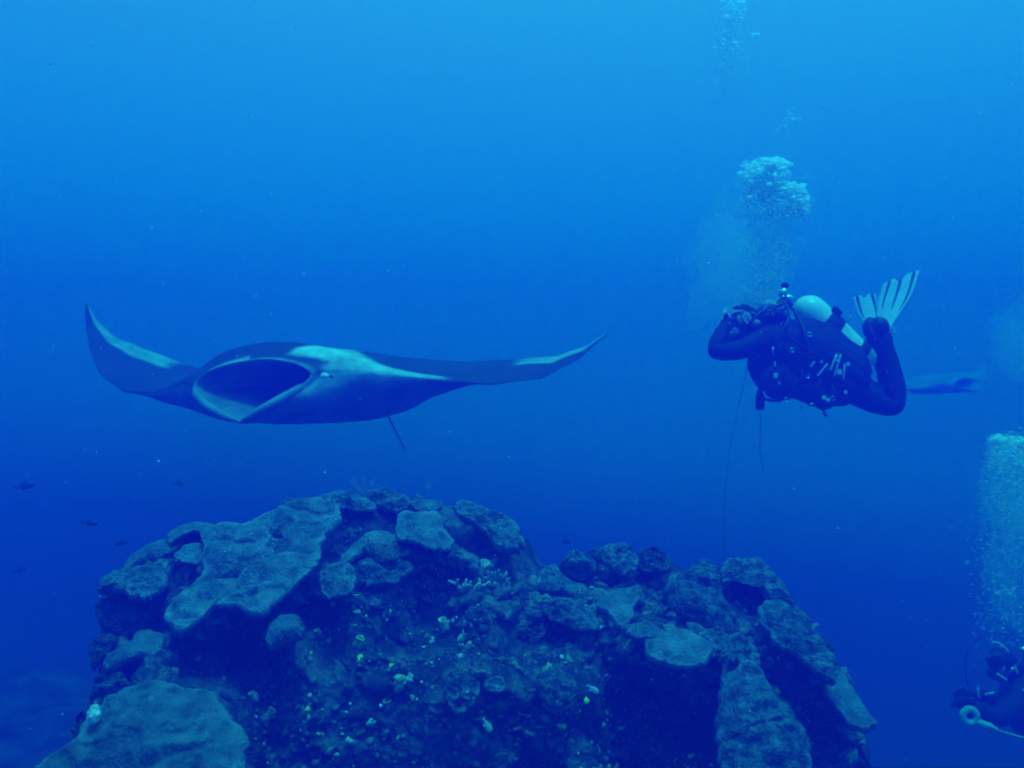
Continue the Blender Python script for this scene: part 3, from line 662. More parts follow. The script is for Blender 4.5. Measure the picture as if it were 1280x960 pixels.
# pale trailing band along the raised wing ends
la = np.abs(fl[:, 0]); back_ = np.array([1.0 if (abs(l) > 1.0 and f < fLE(l)) else 0 for l, f, _ in fl])
def chordpos(l, f):
    le = fLE(l); te = float(np.interp(abs(l), [0, .3, .48, .68, .94, 1.24, 1.50, 1.70, 1.82], [-1, -.72, -.62, -.54, -.47, -.41, -.37, -.34, -.315])); return (le - f) / max(le - te, .02)
cp = np.array([chordpos(l, f) for l, f, _ in fl])
wl = top & (fl[:, 0] < -1.22) & (cp > .66); wr = top & (fl[:, 0] > 1.25) & (cp > .60); cm[wl] = (.33, .34, .34); cm[wr] = (.36, .37, .37)
gcm = cm.reshape(nr_, NL, 3).copy()
for _ in range(1):
    g2_ = gcm.copy(); g2_[1:-1] = .5 * gcm[1:-1] + .25 * (gcm[2:] + gcm[:-2]); gcm = .5 * g2_ + .25 * (np.roll(g2_, 1, 1) + np.roll(g2_, -1, 1))
cm = gcm.reshape(-1, 3) * (1 + .6 * fbm(fl * 7, 4, 301) + .3 * fbm(fl * 40, 2, 302))[:, None]
mroot = empty('manta_ray', W(0, 0, 0), 'large manta ray with its mouth wide open and wing tips raised, left of the diver', 'manta ray')
faces = grid_faces(NL, nr_, True)
body = under(mroot, mesh_obj('body', Vm, faces, M_manta, cols=cm))
tv, tf = tube([W(0, -.88, -.04), W(0, -.99, -.09), P(484,518,6.56), P(490,530,6.62), P(498,546,6.7), P(508,566,6.8)], [.04, .022, .009, .007, .005, .003], 8)
under(mroot, mesh_obj('tail', tv, tf, M_manta, cols=np.tile(np.array((.03, .03, .03)), (len(tv), 1))))
v, f = ICO3
def dray(px, py, f):
    d = P(px, py, 1.0); return d * ((OM.dot(fv) + f) / d.dot(fv))
pe = Vector(P(405, 470, 4.83)); under(mroot, mesh_obj('eye_patch', v * np.array((.030, .022, .020)) + np.array(pe), f, M_manta, cols=np.tile(np.array((.80, .80, .78)), (len(v), 1))))
pe = Vector(P(414, 471, 4.83)); under(mroot, mesh_obj('eye', v * .011 + np.array(pe), f, M_manta, cols=np.tile(np.array((.02, .02, .02)), (len(v), 1))))
for sgn, pts in ((1, [(376,484),(350,499),(326,512),(301,527)]), (-1, [(244,492),(258,507),(278,519),(301,528)])):   # furled lobes edging the lower lip
    f0 = [.75, .87, .93, .97] if sgn > 0 else [.80, .88, .94, .97]
    q = [dray(x, y, ff + .012) for (x, y), ff in zip(pts, f0)]
    tv, tf = tube(q, [.020, .024, .020, .007], 10); under(mroot, mesh_obj('cephalic_fin', tv, tf, M_manta, cols=np.tile(np.array((.22, .23, .23)), (len(tv), 1))))
q = [dray(226, 489, .62), dray(222, 486, .66), dray(226, 484, .68)]
# second manta far behind the diver
def copy_thing(root, mtx, label, drop=()):
    r2 = root.copy(); COL.objects.link(r2); r2['label'] = label; r2.matrix_world = mtx
    for ch in root.children:
        if ch.name.split('.')[0] in drop: continue
        c = ch.copy(); COL.objects.link(c); c.parent = r2; c.matrix_parent_inverse = ch.matrix_parent_inverse.copy()
    return r2
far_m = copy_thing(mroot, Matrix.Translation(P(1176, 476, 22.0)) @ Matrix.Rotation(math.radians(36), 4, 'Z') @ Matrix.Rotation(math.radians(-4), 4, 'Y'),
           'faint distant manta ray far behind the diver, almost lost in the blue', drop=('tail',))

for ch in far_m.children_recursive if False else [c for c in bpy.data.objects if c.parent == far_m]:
    ch.data = ch.data.copy(); ca = ch.data.color_attributes['col']; n_ = len(ca.data); a_ = np.zeros(n_ * 4); ca.data.foreach_get('color', a_); a_ = a_.reshape(-1, 4); a_[:, :3] = a_[:, :3] * .3 + .26; ca.data.foreach_set('color', a_.ravel())  # distance fade put into the colours: skin lightened on this copy

# ------------------------------------------------------------------ divers
M_suit = mat('neoprene', (.012, .012, .016), .75, .3, 12, .35, 55, dist=.01, spec=.25)
M_bcd = mat('jacket_cordura', (.014, .014, .02), .8, .3, 14, .5, 70, dist=.012)
M_hose = mat('rubber_hose', (.012, .012, .012), .5, .1, 10, 0, spec=.4)
M_tank = mat('painted_tank', (.80, .84, .76), .35, .06, 5, .03, 30, spec=.5)
M_steel = mat('chromed_brass', (.75, .75, .72), .25, .05, 5, 0, metal=1.)
M_skin = mat('skin', (.42, .27, .20), .55, .1, 20, .1, 100)
M_lens = mat('mask_lens', (.30, .34, .22), .08, .1, 5, 0, spec=.8)
M_pale = mat('pale_plastic', (.62, .62, .50), .4, .1, 10, 0, spec=.5)
M_fin = mat('fin_blade', (.56, .64, .74), .5, .08, 10, .1, 40)
M_strap = mat('nylon_strap', (.02, .02, .025), .7, .2, 60, .3, 200)
M_refl = mat('webbing_trim', (.48, .50, .46), .5, .2, 60, .2, 100)

def skin_mesh(name, nodes, edges, m, root, sub=2):
    """one continuous body grown from a joint skeleton"""
    bm = bmesh.new(); ly = bm.verts.layers.skin.verify(); vs = []
    for i, (p, r) in enumerate(nodes):
        v = bm.verts.new(p); vs.append(v); rr = (r, r) if isinstance(r, (int, float)) else r; v[ly].radius = rr; v[ly].use_root = (i == 0)
    for a, b in edges: bm.edges.new((vs[a], vs[b]))
    me = bpy.data.meshes.new(name); bm.to_mesh(me); bm.free(); o = bpy.data.objects.new(name, me); COL.objects.link(o)
    sk = o.modifiers.new('skin', 'SKIN'); sk.use_smooth_shade = True; sk.branch_smoothing = .6
    sb = o.modifiers.new('sub', 'SUBSURF'); sb.levels = sub; sb.render_levels = sub
    dg = bpy.context.evaluated_depsgraph_get(); me2 = bpy.data.meshes.new_from_object(o.evaluated_get(dg)); me2.name = name
    o.modifiers.clear(); o.data = me2; me2.materials.clear(); me2.materials.append(m)
    for p in me2.polygons: p.use_smooth = True
    under(root, o); return o

def ell(name, c, r, m, root, base=ICO3, rot=None, lump=0):
    v, f = base; vv = v * np.array(r)
    if lump: vv = vv * (1 + lump * fbm(v * 3, 3, 5))[:, None]
    if rot is not None: vv = vv @ np.array(rot.to_3x3()).T
    return under(root, mesh_obj(name, vv + np.array(c), f, m))

def hand(root, wrist, target, grip, side, m, s=1.0):
    """palm with four unequal fingers and a thumb, closing on what it holds"""
    w_, t = Vector(wrist), Vector(target); ax = (t - w_).normalized(); g = Vector(grip).normalized(); g = (g - ax * g.dot(ax)).normalized(); sd = ax.cross(g)
    nodes = [(w_, (.026 * s, .020 * s)), (w_ + ax * .045 * s, (.034 * s, .017 * s)), (w_ + ax * .085 * s, (.036 * s, .015 * s))]; edges = [(0, 1), (1, 2)]
    for k, (off, L) in enumerate([(-.030, .070), (-.010, .080), (.010, .076), (.029, .060)]):
        p0 = w_ + ax * .082 * s + sd * off * s; d = ax.copy(); i0 = len(nodes); nodes.append((p0, .010 * s)); edges.append((2, i0)); p = p0
        for j in range(3):
            d = (d + g * .75).normalized(); p = p + d * L * s * (.42, .32, .26)[j]; nodes.append((p, (.0095 - .0008 * j) * s)); edges.append((len(nodes) - 2, len(nodes) - 1))
    i0 = len(nodes); p = w_ + ax * .03 * s - sd * side * .034 * s; nodes.append((p, .012 * s)); edges.append((1, i0))
    for j in range(2):
        p = p + (ax * .7 - sd * side * .35 + g * (.5 + .5 * j)).normalized() * .034 * s; nodes.append((p, .0105 * s)); edges.append((len(nodes) - 2, len(nodes) - 1))
    return skin_mesh('hand', nodes, edges, m, root, 1)

def loft(name, sections, m, root, n=32, wr=0., seed=1, cap=True, sc_=9):
    """sections: (centre, half axis a, half axis b); ellipse loft with cloth wrinkles"""
    vs = []
    for c, a, b in sections:
        for i in range(n):
            t = 2 * math.pi * i / n; vs.append(Vector(c) + Vector(a) * math.cos(t) + Vector(b) * math.sin(t))
    v = np.array(vs)
    if wr:
        cc = np.repeat(np.array([s[0] for s in sections]), n, 0); d = v - cc; d = d / (np.linalg.norm(d, axis=1)[:, None] + 1e-6)
        v = v + d * (wr * (fbm(v * sc_, 3, seed) + .6 * ridged(v * sc_ * 1.6, 2, seed + 1)))[:, None]
    fs = grid_faces(n, len(sections), True)
    if cap: fs += [tuple(range(n))[::-1], tuple(range((len(sections) - 1) * n, len(sections) * n))]
    return under(root, mesh_obj(name, v, fs, m))

def smooth_path(pts, k=6):
    p = [Vector(x) for x in pts]; out = []
    for i in range(len(p) - 1):
        a, b, c, d = p[max(i - 1, 0)], p[i], p[i + 1], p[min(i + 2, len(p) - 1)]
        for j in range(k):
            t = j / k; out.append(.5 * (2 * b + (c - a) * t + (2 * a - 5 * b + 4 * c - d) * t * t + (3 * b - a - 3 * c + d) * t ** 3))
    out.append(p[-1]); return out
def hose(name, pts, r, m, root, n=8):
    q = smooth_path(pts); vs, fs = tube(q, r, n); return under(root, mesh_obj(name, vs, fs, m))

def flipper(root, heel, tip_l, tip_r, depth_dir, m, mr, wid=.045, ribs=3):
    """foot pocket plus blade with raised dark ribs; tip_l / tip_r are the blade's end corners"""
    heel, tl, tr = Vector(heel), Vector(tip_l), Vector(tip_r); mid = (tl + tr) / 2; ax = (mid - heel); sd = (tr - tl); L = ax.length
    nrm = ax.cross(sd).normalized(); nu_, nv_ = 13, 16; vs = []
    for face in (1, -1):
        for j in range(nv_):
            t = j / (nv_ - 1)
            for i in range(nu_):
                u = i / (nu_ - 1) * 2 - 1
                half = .5 * sd.length * (.32 + .68 * smooth(t, 0, .75)) * 1.0
                p = heel + ax * (t * (1 - .10 * (1 - abs(u)) ** 1.5 * 0 - .07 * (abs(u) < .25) * smooth(t, .8, 1))) + sd.normalized() * u * half
                p = p + sd.normalized() * (0) + nrm * (face * (.007 - .004 * t) + .02 * math.sin(t * 2.6) + .010 * u * u)
                # slant of the tip edge follows the two corners
                p = p + ((tr - mid) * u - sd.normalized() * u * sd.length * .5) * t
                vs.append(p)
    fs = grid_faces(nu_, nv_) + grid_faces(nu_, nv_, off=nu_ * nv_, flip=True)
    o2 = nu_ * nv_; brd = [i for i in range(nu_)] + [j * nu_ + nu_ - 1 for j in range(1, nv_)] + [(nv_ - 1) * nu_ + i for i in range(nu_ - 2, -1, -1)] + [j * nu_ for j in range(nv_ - 2, 0, -1)]
    for a, b in zip(brd, brd[1:] + brd[:1]): fs.append((b, a, a + o2, b + o2))
    fin = under(root, mesh_obj('fin', vs, fs, m))
    for q in range(ribs):
        u = -0.62 + 1.24 * q / max(ribs - 1, 1); i = int(round((u + 1) / 2 * (nu_ - 1)))
        line = [Vector(vs[j * nu_ + i]) + Vector((0, -.010, 0)) for j in range(4 if q % 2 else 6, nv_)]; r_in = [.004 + .005 * (k / len(line)) for k in range(len(line))]
        tv, tf = tube(line, r_in, 8); rb = mesh_obj('rib', tv, tf, mr, fin); rb.matrix_parent_inverse = Matrix.Translation(root.location).inverted()
        rb.matrix_parent_inverse = Matrix.Identity(4)
    return fin

# --- the diver in the middle of the water
D0 = 5.0
droot = empty('person', P(1000, 440, D0), 'scuba diver in black wetsuit with white tank, hovering and raising both arms to the mask', 'person')
J = lambda x, y, d=0.: P(x, y, D0 + d)
nodes = [(J(1058,482), (.145,.13)), (J(1030,462), (.14,.13)), (J(1000,440), (.165,.14)), (J(972,420), (.165,.12)), (J(955,408), .075), (J(944,402), .062), # 0-5 spine..neck
  (J(930,398,-.02), (.088,.10)), (J(921,399,-.02), (.070,.085)),                                              # 6-7 head
  (J(957,424,-.19), .072), (J(925,438,-.24), .056), (J(892,441,-.22), .056), (J(900,420,-.18), .046), (J(910,404,-.13), .032),   # 8-12 near arm
  (J(962,416,.19), .075), (J(930,426,.20), .064), (J(897,431,.14), .055), (J(903,413,.08), .045), (J(910,400,.03), .032),        # 13-17 far arm
  (J(1070,489,-.11), .105), (J(1094,502,-.13), .080), (J(1120,513,-.13), .062), (J(1119,482,-.12), .060), (J(1112,452,-.10), .052), (J(1106,428,-.09), .042), (J(1108,414,-.08), .036),  # 18-24 near leg
  (J(1066,480,.11), .10), (J(1088,492,.16), .08), (J(1112,498,.22), .060), (J(1108,470,.24), .054), (J(1098,440,.24), .045), (J(1086,412,.23), .036)]            # 25-30 far leg
edges = [(0,1),(1,2),(2,3),(3,4),(4,5),(5,6),(6,7),(3,8),(8,9),(9,10),(10,11),(11,12),(3,13),(13,14),(14,15),(15,16),(16,17),
         (0,18),(18,19),(19,20),(20,21),(21,22),(22,23),(23,24),(0,25),(25,26),(26,27),(27,28),(28,29),(29,30)]
skin_mesh('body', nodes, edges, M_suit, droot, 2)
hand(droot, J(909,405,-.13), J(917,390,-.08), (1, .9, .1), 1, M_suit)
hand(droot, J(909,401,.03), J(916,389,.0), (1, -.9, .1), -1, M_suit)
# camera held at the mask
def rbox(name, c, hx, hy, hz, m, root, R=None, bev=.006):
    bm = bmesh.new(); bmesh.ops.create_cube(bm, size=2)
    for v in bm.verts: v.co = Vector((v.co.x * hx, v.co.y * hy, v.co.z * hz))
    bmesh.ops.bevel(bm, geom=list(bm.edges), offset=bev, segments=2, affect='EDGES')
    if R is not None: bmesh.ops.transform(bm, matrix=R, verts=bm.verts)
    me = bpy.data.meshes.new(name); bmesh.ops.translate(bm, vec=c, verts=bm.verts); bm.to_mesh(me); bm.free(); me.materials.append(m)
    o = bpy.data.objects.new(name, me); COL.objects.link(o)
    if root is not None: under(root, o)
    return o
# face, mask, regulator
ell('face', J(924,402,-.055), (.052,.055,.070), M_skin, droot)
mk = under(droot, mesh_obj('mask', *tube([J(935,396,-.10), J(929,399,-.115), J(923,402,-.10)], [.040,.045,.038], 16), M_hose))
Rm = Matrix.Rotation(math.radians(-24), 4, 'Y')
ell('mask_lens', J(933.5,397,-.158), (.024,.008,.030), M_lens, droot, rot=Rm); ell('mask_lens', J(925,400,-.150), (.018,.008,.027), M_lens, droot, rot=Rm)
fr = [J(928,394,-.165), J(932,402,-.17), J(936,405,-.165)]; hose('mask_frame', fr, .0045, M_pale, droot); fr = [J(934,391,-.16), J(938,397,-.165), J(937,404,-.165)]; hose('mask_frame', fr, .0045, M_pale, droot)
hose('mask_strap', [J(937,394,-.10), J(944,395,-.085), J(950,398,-.02)], .007, M_strap, droot)
rg = ell('regulator', J(922,411,-.10), (.035,.035,.030), M_hose, droot); 
ell('hood_edge', J(944,404,-.10), (.030,.03,.022), M_refl, droot, lump=.2); ell('regulator_cover', J(920,413,-.125), (.022,.010,.020), M_pale, droot)
# inflated jacket
def sect(x, y, rx, ry, d=0., ang=-36):
    a = math.radians(ang); ax = Vector((math.sin(-a) * 0 + math.cos(a + math.pi / 2), 0, math.sin(a + math.pi / 2)))
    return (J(x, y, d), ax * rx, Vector((0, ry, 0)))
loft('buoyancy_jacket', [sect(952,428,.06,.10), sect(957,430,.135,.20), sect(968,434,.20,.235), sect(985,441,.235,.245), sect(1005,450,.235,.245), sect(1024,461,.215,.24), sect(1042,470,.19,.225), sect(1056,478,.165,.20), sect(1068,484,.13,.16), sect(1073,487,.06,.09)], M_bcd, droot, 72, .030, 3, sc_=13)
ell('jacket_pocket', J(975,478,-.19), (.115,.07,.095), M_bcd, droot, rot=Matrix.Rotation(math.radians(20), 4, 'Y'), lump=.2)
ell('jacket_pocket', J(1020,490,-.17), (.12,.06,.07), M_bcd, droot, rot=Matrix.Rotation(math.radians(10), 4, 'Y'), lump=.2)
ell('shoulder_wing', J(966,392,.03), (.085,.12,.045), M_bcd, droot, rot=Matrix.Rotation(math.radians(28), 4, 'Y'), lump=.2)
ell('weight_pouch', J(1030,505,-.12), (.045,.05,.035), M_bcd, droot, lump=.2); ell('weight_pouch', J(950,497,-.10), (.022,.03,.050), M_bcd, droot, lump=.2)
for a, b, r in [((966,434),(967,444),.0065), ((968,452),(969,458),.0065), ((1046,443),(1038,463),.007), ((1051,443),(1043,470),.006), ((1056,455),(1054,474),.006), ((1018,452),(1012,460),.006), ((1034,455),(1022,470),.005)]:
    hose('webbing', [J(*a, -.262), J((a[0]+b[0])/2, (a[1]+b[1])/2, -.268), J(*b, -.262)], r, M_refl, droot)
for x, y, r in [(969.5,469,.011), (1049,465,.012), (1060,455,.008), (1057,490,.008), (1030,497,.010), (1035,500,.009)]:
    rbox('buckle', J(x, y, -.27), r, .006, r * 1.2, M_pale, droot, bev=.002)
for a, b, r in [((985,420),(1006,436),.004), ((1006,436),(1030,448),.004), ((978,455),(990,492),.004), ((1003,462),(1000,486),.0035), ((1026,474),(1018,494),.004), ((1040,482),(1048,500),.004)]:
    hose('strap', [J(*a, -.262), J((a[0]+b[0])/2, (a[1]+b[1])/2, -.275), J(*b, -.255)], r * 1.8, M_strap, droot)
for x, y in [(990,438), (1009,470), (983,500), (1015,507), (1041,498), (1046,448), (1012,418)]:
    ring = [J(x + 2.6 * math.cos(t), y + 2.6 * math.sin(t), -.27) for t in np.linspace(0, 2 * math.pi, 13)]
    hose('d_ring', ring, .0022, M_steel, droot, 6)
hose('dangling_clip', [J(1029,508,-.2), J(1030,516,-.2), J(1033,520,-.2)], .007, M_hose, droot); hose('dangling_clip', [J(1002,506,-.2), J(1001,513,-.2)], .005, M_refl, droot)
ell('cuff', J(906,408,-.13), (.036,.036,.016), M_refl, droot, rot=Matrix.Rotation(math.radians(-30), 4, 'Y'))
# tank with boot, straps, valve and first stage
t0, t1 = Vector(J(998,375,.06)), Vector(J(1085,461,.07)); ax = (t1 - t0).normalized(); Lt = (t1 - t0).length
pr = [(0,.02),(.012,.045),(.03,.068),(.06,.086),(.10,.094)] + [(.10 + (Lt - .16) * k / 8, .095) for k in range(1, 9)] + [(Lt - .035,.090),(Lt - .012,.07),(Lt,.03)]
tv, tf = tube([t0 + ax * a for a, b in pr], [b for a, b in pr], 32); under(droot, mesh_obj('tank', tv, tf, M_tank))
for k, wd in ((.40, .05), (.80, .03)):
    c = t0 + ax * Lt * k; tv, tf = tube([c - ax * wd, c - ax * wd * .9, c + ax * wd * .9, c + ax * wd], [.095, .1015, .1015, .095], 32); under(droot, mesh_obj('tank_strap', tv, tf, M_strap))
rbox('strap_buckle', t0 + ax * Lt * .40 + Vector((.035, -.06, .085)), .03, .018, .02, M_hose, droot, Matrix.Rotation(math.radians(40), 4, 'Y'))
hose('boot_lanyard', [J(1058,402,-.02), J(1062,397,-.03), J(1064,394,-.03)], .006, M_pale, droot)
ell('tank_valve', J(985,374,.02), (.035,.03,.03), M_steel, droot); ell('first_stage', J(981,379,-.02), (.045,.04,.038), M_hose, droot)
under(droot, mesh_obj('yoke', *tube([J(978,371,-.04), J(979,366,-.04), J(980,360,-.04)], [.022,.026,.020], 14), M_steel)); ell('yoke_knob', J(981,357,-.04), (.022,.022,.020), M_hose, droot)
rbox('first_stage_cap', J(990,375,-.05), .018, .012, .010, M_steel, droot, bev=.003); rbox('first_stage_cap', J(980,384,-.07), .016, .01, .008, M_steel, droot, bev=.003)
ell('inflated_collar', J(962,384,.05), (.050,.05,.040), M_tank, droot, rot=Matrix.Rotation(math.radians(30), 4, 'Y'))
hose('hose', [J(978,380,-.05), J(958,386,-.14), J(941,400,-.17), J(928,412,-.13)], .010, M_hose, droot)
hose('hose', [J(984,382,-.06), J(985,400,-.25), J(972,425,-.28), J(968,450,-.27)], .010, M_hose, droot)
hose('hose', [J(988,382,-.05), J(1004,410,-.24), J(1012,450,-.28), J(1000,482,-.24), J(975,500,-.20), J(951,498,-.18)], .009, M_hose, droot)
hose('hose', [J(975,382,.06), J(952,392,.16), J(938,430,.2), J(936,462,.1)], .009, M_hose, droot)
rbox('gauge_console', J(950,503,-.15), .022, .018, .042, M_hose, droot); 
flipper(droot, J(1101,420,-.06), J(1103,352,.26), J(1149,335,.22), None, M_fin, M_hose, ribs=3)
flipper(droot, J(1094,418,.20), J(1066,369,.46), J(1094,365,.42), None, M_fin, M_hose, ribs=2)
n_ = M_fin.node_tree; b_ = n_.nodes['Principled BSDF']; t_ = n_.nodes.new('ShaderNodeBsdfTranslucent'); t_.inputs['Color'].default_value = (.85, .9, .9, 1)
x_ = n_.nodes.new('ShaderNodeMixShader'); x_.inputs[0].default_value = .35; n_.links.new(b_.outputs[0], x_.inputs[1]); n_.links.new(t_.outputs[0], x_.inputs[2]); n_.links.new(x_.outputs[0], n_.nodes['Material Output'].inputs['Surface'])
ell('fin_pocket', J(1100,409,-.07), (.050,.055,.060), M_hose, droot, rot=Matrix.Rotation(math.radians(-15), 4, 'Y')); ell('fin_pocket', J(1088,410,.22), (.045,.05,.065), M_hose, droot)
rbox('fin_buckle', J(1117,414,-.11), .010, .01, .014, M_pale, droot, bev=.002)
# small housed camera in the hands
crt = empty('camera', J(914,388,-.05), 'small pale underwater camera held up to the mask in the diver\'s hands', 'camera')
rbox('housing', J(912,391,-.06), .030, .045, .022, M_pale, crt, Matrix.Rotation(math.radians(30), 4, 'Y'))
ell('lens_port', J(906,394,-.06), (.014,.02,.02), M_hose, crt); hose('handle', [J(908,388,-.11), J(903,396,-.115), J(899,404,-.11), J(896,410,-.10)], .004, M_pale, crt); hose('handle', [J(910,392,-.115), J(915,400,-.125), J(920,407,-.12)], .004, M_pale, crt)

# reef hook line down to the rock, and the loose line
a = Vector(J(934,462,-.02)); b = rock_at(905, 722); S = Soup()
pts = [a.lerp(b, k / 20) + Vector((-.05 * math.sin(math.pi * k / 20), 0, -.06 * math.sin(math.pi * k / 20))) for k in range(21)]
lr = empty('reef_line', b, 'thin dark line running from the diver\'s jacket down to the right mound', 'line')
under(lr, mesh_obj('cord', *tube(pts, .0012, 6), M_strap))
hk = smooth_path([b + Vector((0, -.02, .06)), b + Vector((0, -.02, .0)), b + Vector((.02, -.01, -.02)), b + Vector((.035, -.01, .0)), b + Vector((.03, -.01, .02))]); under(lr, mesh_obj('hook', *tube(hk, .004, 8), M_steel))
pts = [J(949,505,-.15), J(951,530,-.14), J(950,560,-.13), J(954,588,-.13)]; o = mesh_obj('loose_line', *tube(smooth_path(pts), .0017, 6), M_strap); tag(o, 'short loose line hanging straight down below the diver\'s gauge console', 'line')

# --- second diver entering at the lower right corner
E0 = 4.9
eroot = empty('person', P(1270, 860, E0), 'dim scuba diver half outside the lower right corner, below a column of bubbles', 'person')
K2 = lambda x, y, d=0.: P(x + 6, y, E0 + d)
nodes = [(K2(1330,910), (.16,.14)), (K2(1308,885), (.16,.15)), (K2(1284,860), (.165,.14)), (K2(1266,846), .085), (K2(1256,836), .062), (K2(1246,826,-.02), (.100,.098)), (K2(1238,829,-.03), .080),
  (K2(1272,868,-.19), .078), (K2(1250,892,-.26), .066), (K2(1238,900,-.28), .056), (K2(1226,890,-.27), .046), (K2(1217,880,-.26), .033),
  (K2(1290,848,.20), .075), (K2(1262,868,.25), .062), (K2(1240,880,.2), .054), (K2(1226,872,.14), .044), (K2(1216,868,.10), .032),
  (K2(1350,930,-.11), .10), (K2(1395,945,-.12), .085), (K2(1440,930,-.1), .06), (K2(1480,900,-.1), .045),
  (K2(1350,925,.11), .10), (K2(1400,935,.12), .085), (K2(1445,915,.1), .06), (K2(1485,890,.1), .045)]
edges = [(0,1),(1,2),(2,3),(3,4),(4,5),(5,6),(2,7),(7,8),(8,9),(9,10),(10,11),(2,12),(12,13),(13,14),(14,15),(15,16),(0,17),(17,18),(18,19),(19,20),(0,21),(21,22),(22,23),(23,24)]
skin_mesh('body', nodes, edges, M_suit, eroot, 2)
hand(eroot, K2(1217,880,-.26), K2(1206,876,-.26), (.1, -.4, -1), 1, M_suit); hand(eroot, K2(1216,868,.10), K2(1206,866,.08), (.1, .4, -1), -1, M_suit)
loft('buoyancy_jacket', [(K2(1270,850), Vector((.06,0,.08)), Vector((0,.10,0))), (K2(1278,856), Vector((.11,0,.14)), Vector((0,.2,0))), (K2(1296,873), Vector((.14,0,.18)), Vector((0,.24,0))), (K2(1318,894), Vector((.14,0,.18)), Vector((0,.24,0))), (K2(1338,912), Vector((.10,0,.13)), Vector((0,.18,0)))], M_bcd, eroot, 36, .016, 8)
t0, t1 = Vector(K2(1300,822,.03)), Vector(K2(1392,880,.05)); ax = (t1 - t0).normalized(); Lt = (t1 - t0).length
tv, tf = tube([t0 + ax * a for a, b in pr[:5]] + [t0 + ax * (Lt * k / 6) for k in range(2, 6)] + [t1], [b for a, b in pr[:5]] + [.095] * 4 + [.06], 28); under(eroot, mesh_obj('tank', tv, tf, M_tank))
ell('face', K2(1238,832,-.055), (.05,.05,.068), M_skin, eroot); under(eroot, mesh_obj('mask', *tube([K2(1245,822,-.11), K2(1239,825,-.12), K2(1232,829,-.10)], [.042,.046,.036], 16), M_hose))
ell('mask_lens', K2(1241,824,-.162), (.026,.008,.026), M_hose, eroot); ell('regulator', K2(1236,842,-.10), (.036,.036,.03), M_hose, eroot)
hose('hood_highlight', [K2(1234,803,-.06), K2(1242,804,-.085), K2(1250,810,-.09), K2(1254,815,-.085)], .007, M_refl, eroot)  # pale strip modelled in place of the highlight along the hood
under(eroot, mesh_obj('first_stage', *tube([K2(1268,811,-.05), K2(1275,813,-.05), K2(1284,810,-.04)], [.014,.022,.02], 12), M_steel))
hose('hose', [K2(1278,815,-.06), K2(1240,790,-.20), K2(1205,812,-.24), K2(1202,850,-.25), K2(1216,880,-.27)], .002, M_hose, eroot)
hose('hose', [K2(1276,818,-.02), K2(1262,835,-.22), K2(1245,850,-.22), K2(1236,844,-.13)], .010, M_hose, eroot)
for a, b in [((1240,842),(1252,850)), ((1262,832),(1266,842)), ((1272,862),(1281,868)), ((1216,858),(1218,872)), ((1225,868),(1236,866))]:
    hose('webbing', [K2(*a, -.25), K2((a[0]+b[0])/2, (a[1]+b[1])/2, -.256), K2(*b, -.25)], .006, M_refl, eroot)
ell('strap_end', K2(1193,878,-.27), (.013,.01,.007), M_refl, eroot)
# spare regulator held out on its hose
sp = empty('spare_regulator', K2(1207,893,-.30), 'pale ring shaped spare regulator with stubby hose held out by the corner diver', 'regulator')
rg_ = [K2(1206 + 8.5 * math.cos(t), 895 + 8.5 * math.sin(t), -.33) for t in np.linspace(0, 2 * math.pi, 25)]
vs, fs = tube(rg_, .018, 10, cap=False); under(sp, mesh_obj('rim', vs, fs, M_refl)); ell('purge_cover', K2(1206,895,-.315), (.024,.014,.024), M_suit, sp)
hose('hose', [K2(1213,901,-.33), K2(1222,905,-.33), K2(1232,908,-.32), K2(1240,912,-.31)], [.020] * 7 + [.018] * 6 + [.013] * 6, M_refl, sp)
hose('hose_tail', [K2(1240,912,-.31), K2(1258,918,-.30), K2(1290,926,-.25)], .005, M_refl, sp)

# ------------------------------------------------------------------ bubbles
mb = bpy.data.materials.new('air_bubble'); mb.use_nodes = True; n = mb.node_tree; n.nodes.clear()
oo = n.nodes.new('ShaderNodeOutputMaterial'); tr = n.nodes.new('ShaderNodeBsdfTransparent'); gl = n.nodes.new('ShaderNodeBsdfGlossy'); df = n.nodes.new('ShaderNodeBsdfDiffuse')
gl.inputs['Roughness'].default_value = .18; gl.inputs['Color'].default_value = (.95, .97, .97, 1); df.inputs['Color'].default_value = (.95, .97, .97, 1)
lw = n.nodes.new('ShaderNodeLayerWeight'); lw.inputs['Blend'].default_value = .35
m1 = n.nodes.new('ShaderNodeMixShader'); m1.inputs[0].default_value = .88; m1.name = 'kind'; tl = n.nodes.new('ShaderNodeBsdfTranslucent'); tl.inputs['Color'].default_value = (.95, .97, .97, 1); m0 = n.nodes.new('ShaderNodeMixShader'); m0.inputs[0].default_value = .8; n.links.new(df.outputs[0], m0.inputs[1]); n.links.new(tl.outputs[0], m0.inputs[2]); n.links.new(gl.outputs[0], m1.inputs[1]); n.links.new(m0.outputs[0], m1.inputs[2])
mp = n.nodes.new('ShaderNodeMapRange'); mp.inputs[3].default_value = .34; mp.inputs[4].default_value = .95; n.links.new(lw.outputs['Facing'], mp.inputs[0])
m2 = n.nodes.new('ShaderNodeMixShader'); n.links.new(mp.outputs[0], m2.inputs[0]); n.links.new(tr.outputs[0], m2.inputs[1]); n.links.new(m1.outputs[0], m2.inputs[2]); n.links.new(m2.outputs[0], oo.inputs['Surface'])
mb2 = mb.copy(); mb2.name = 'large_air_bubble'
for q_ in mb2.node_tree.nodes:
    if q_.type == 'BSDF_GLOSSY': q_.inputs['Roughness'].default_value = .32
    if q_.type == 'MAP_RANGE': q_.inputs[3].default_value = .7; q_.inputs[4].default_value = 1
    if q_.type == 'MIX_SHADER' and abs(q_.inputs[0].default_value - .88) < .01: q_.inputs[0].default_value = .85
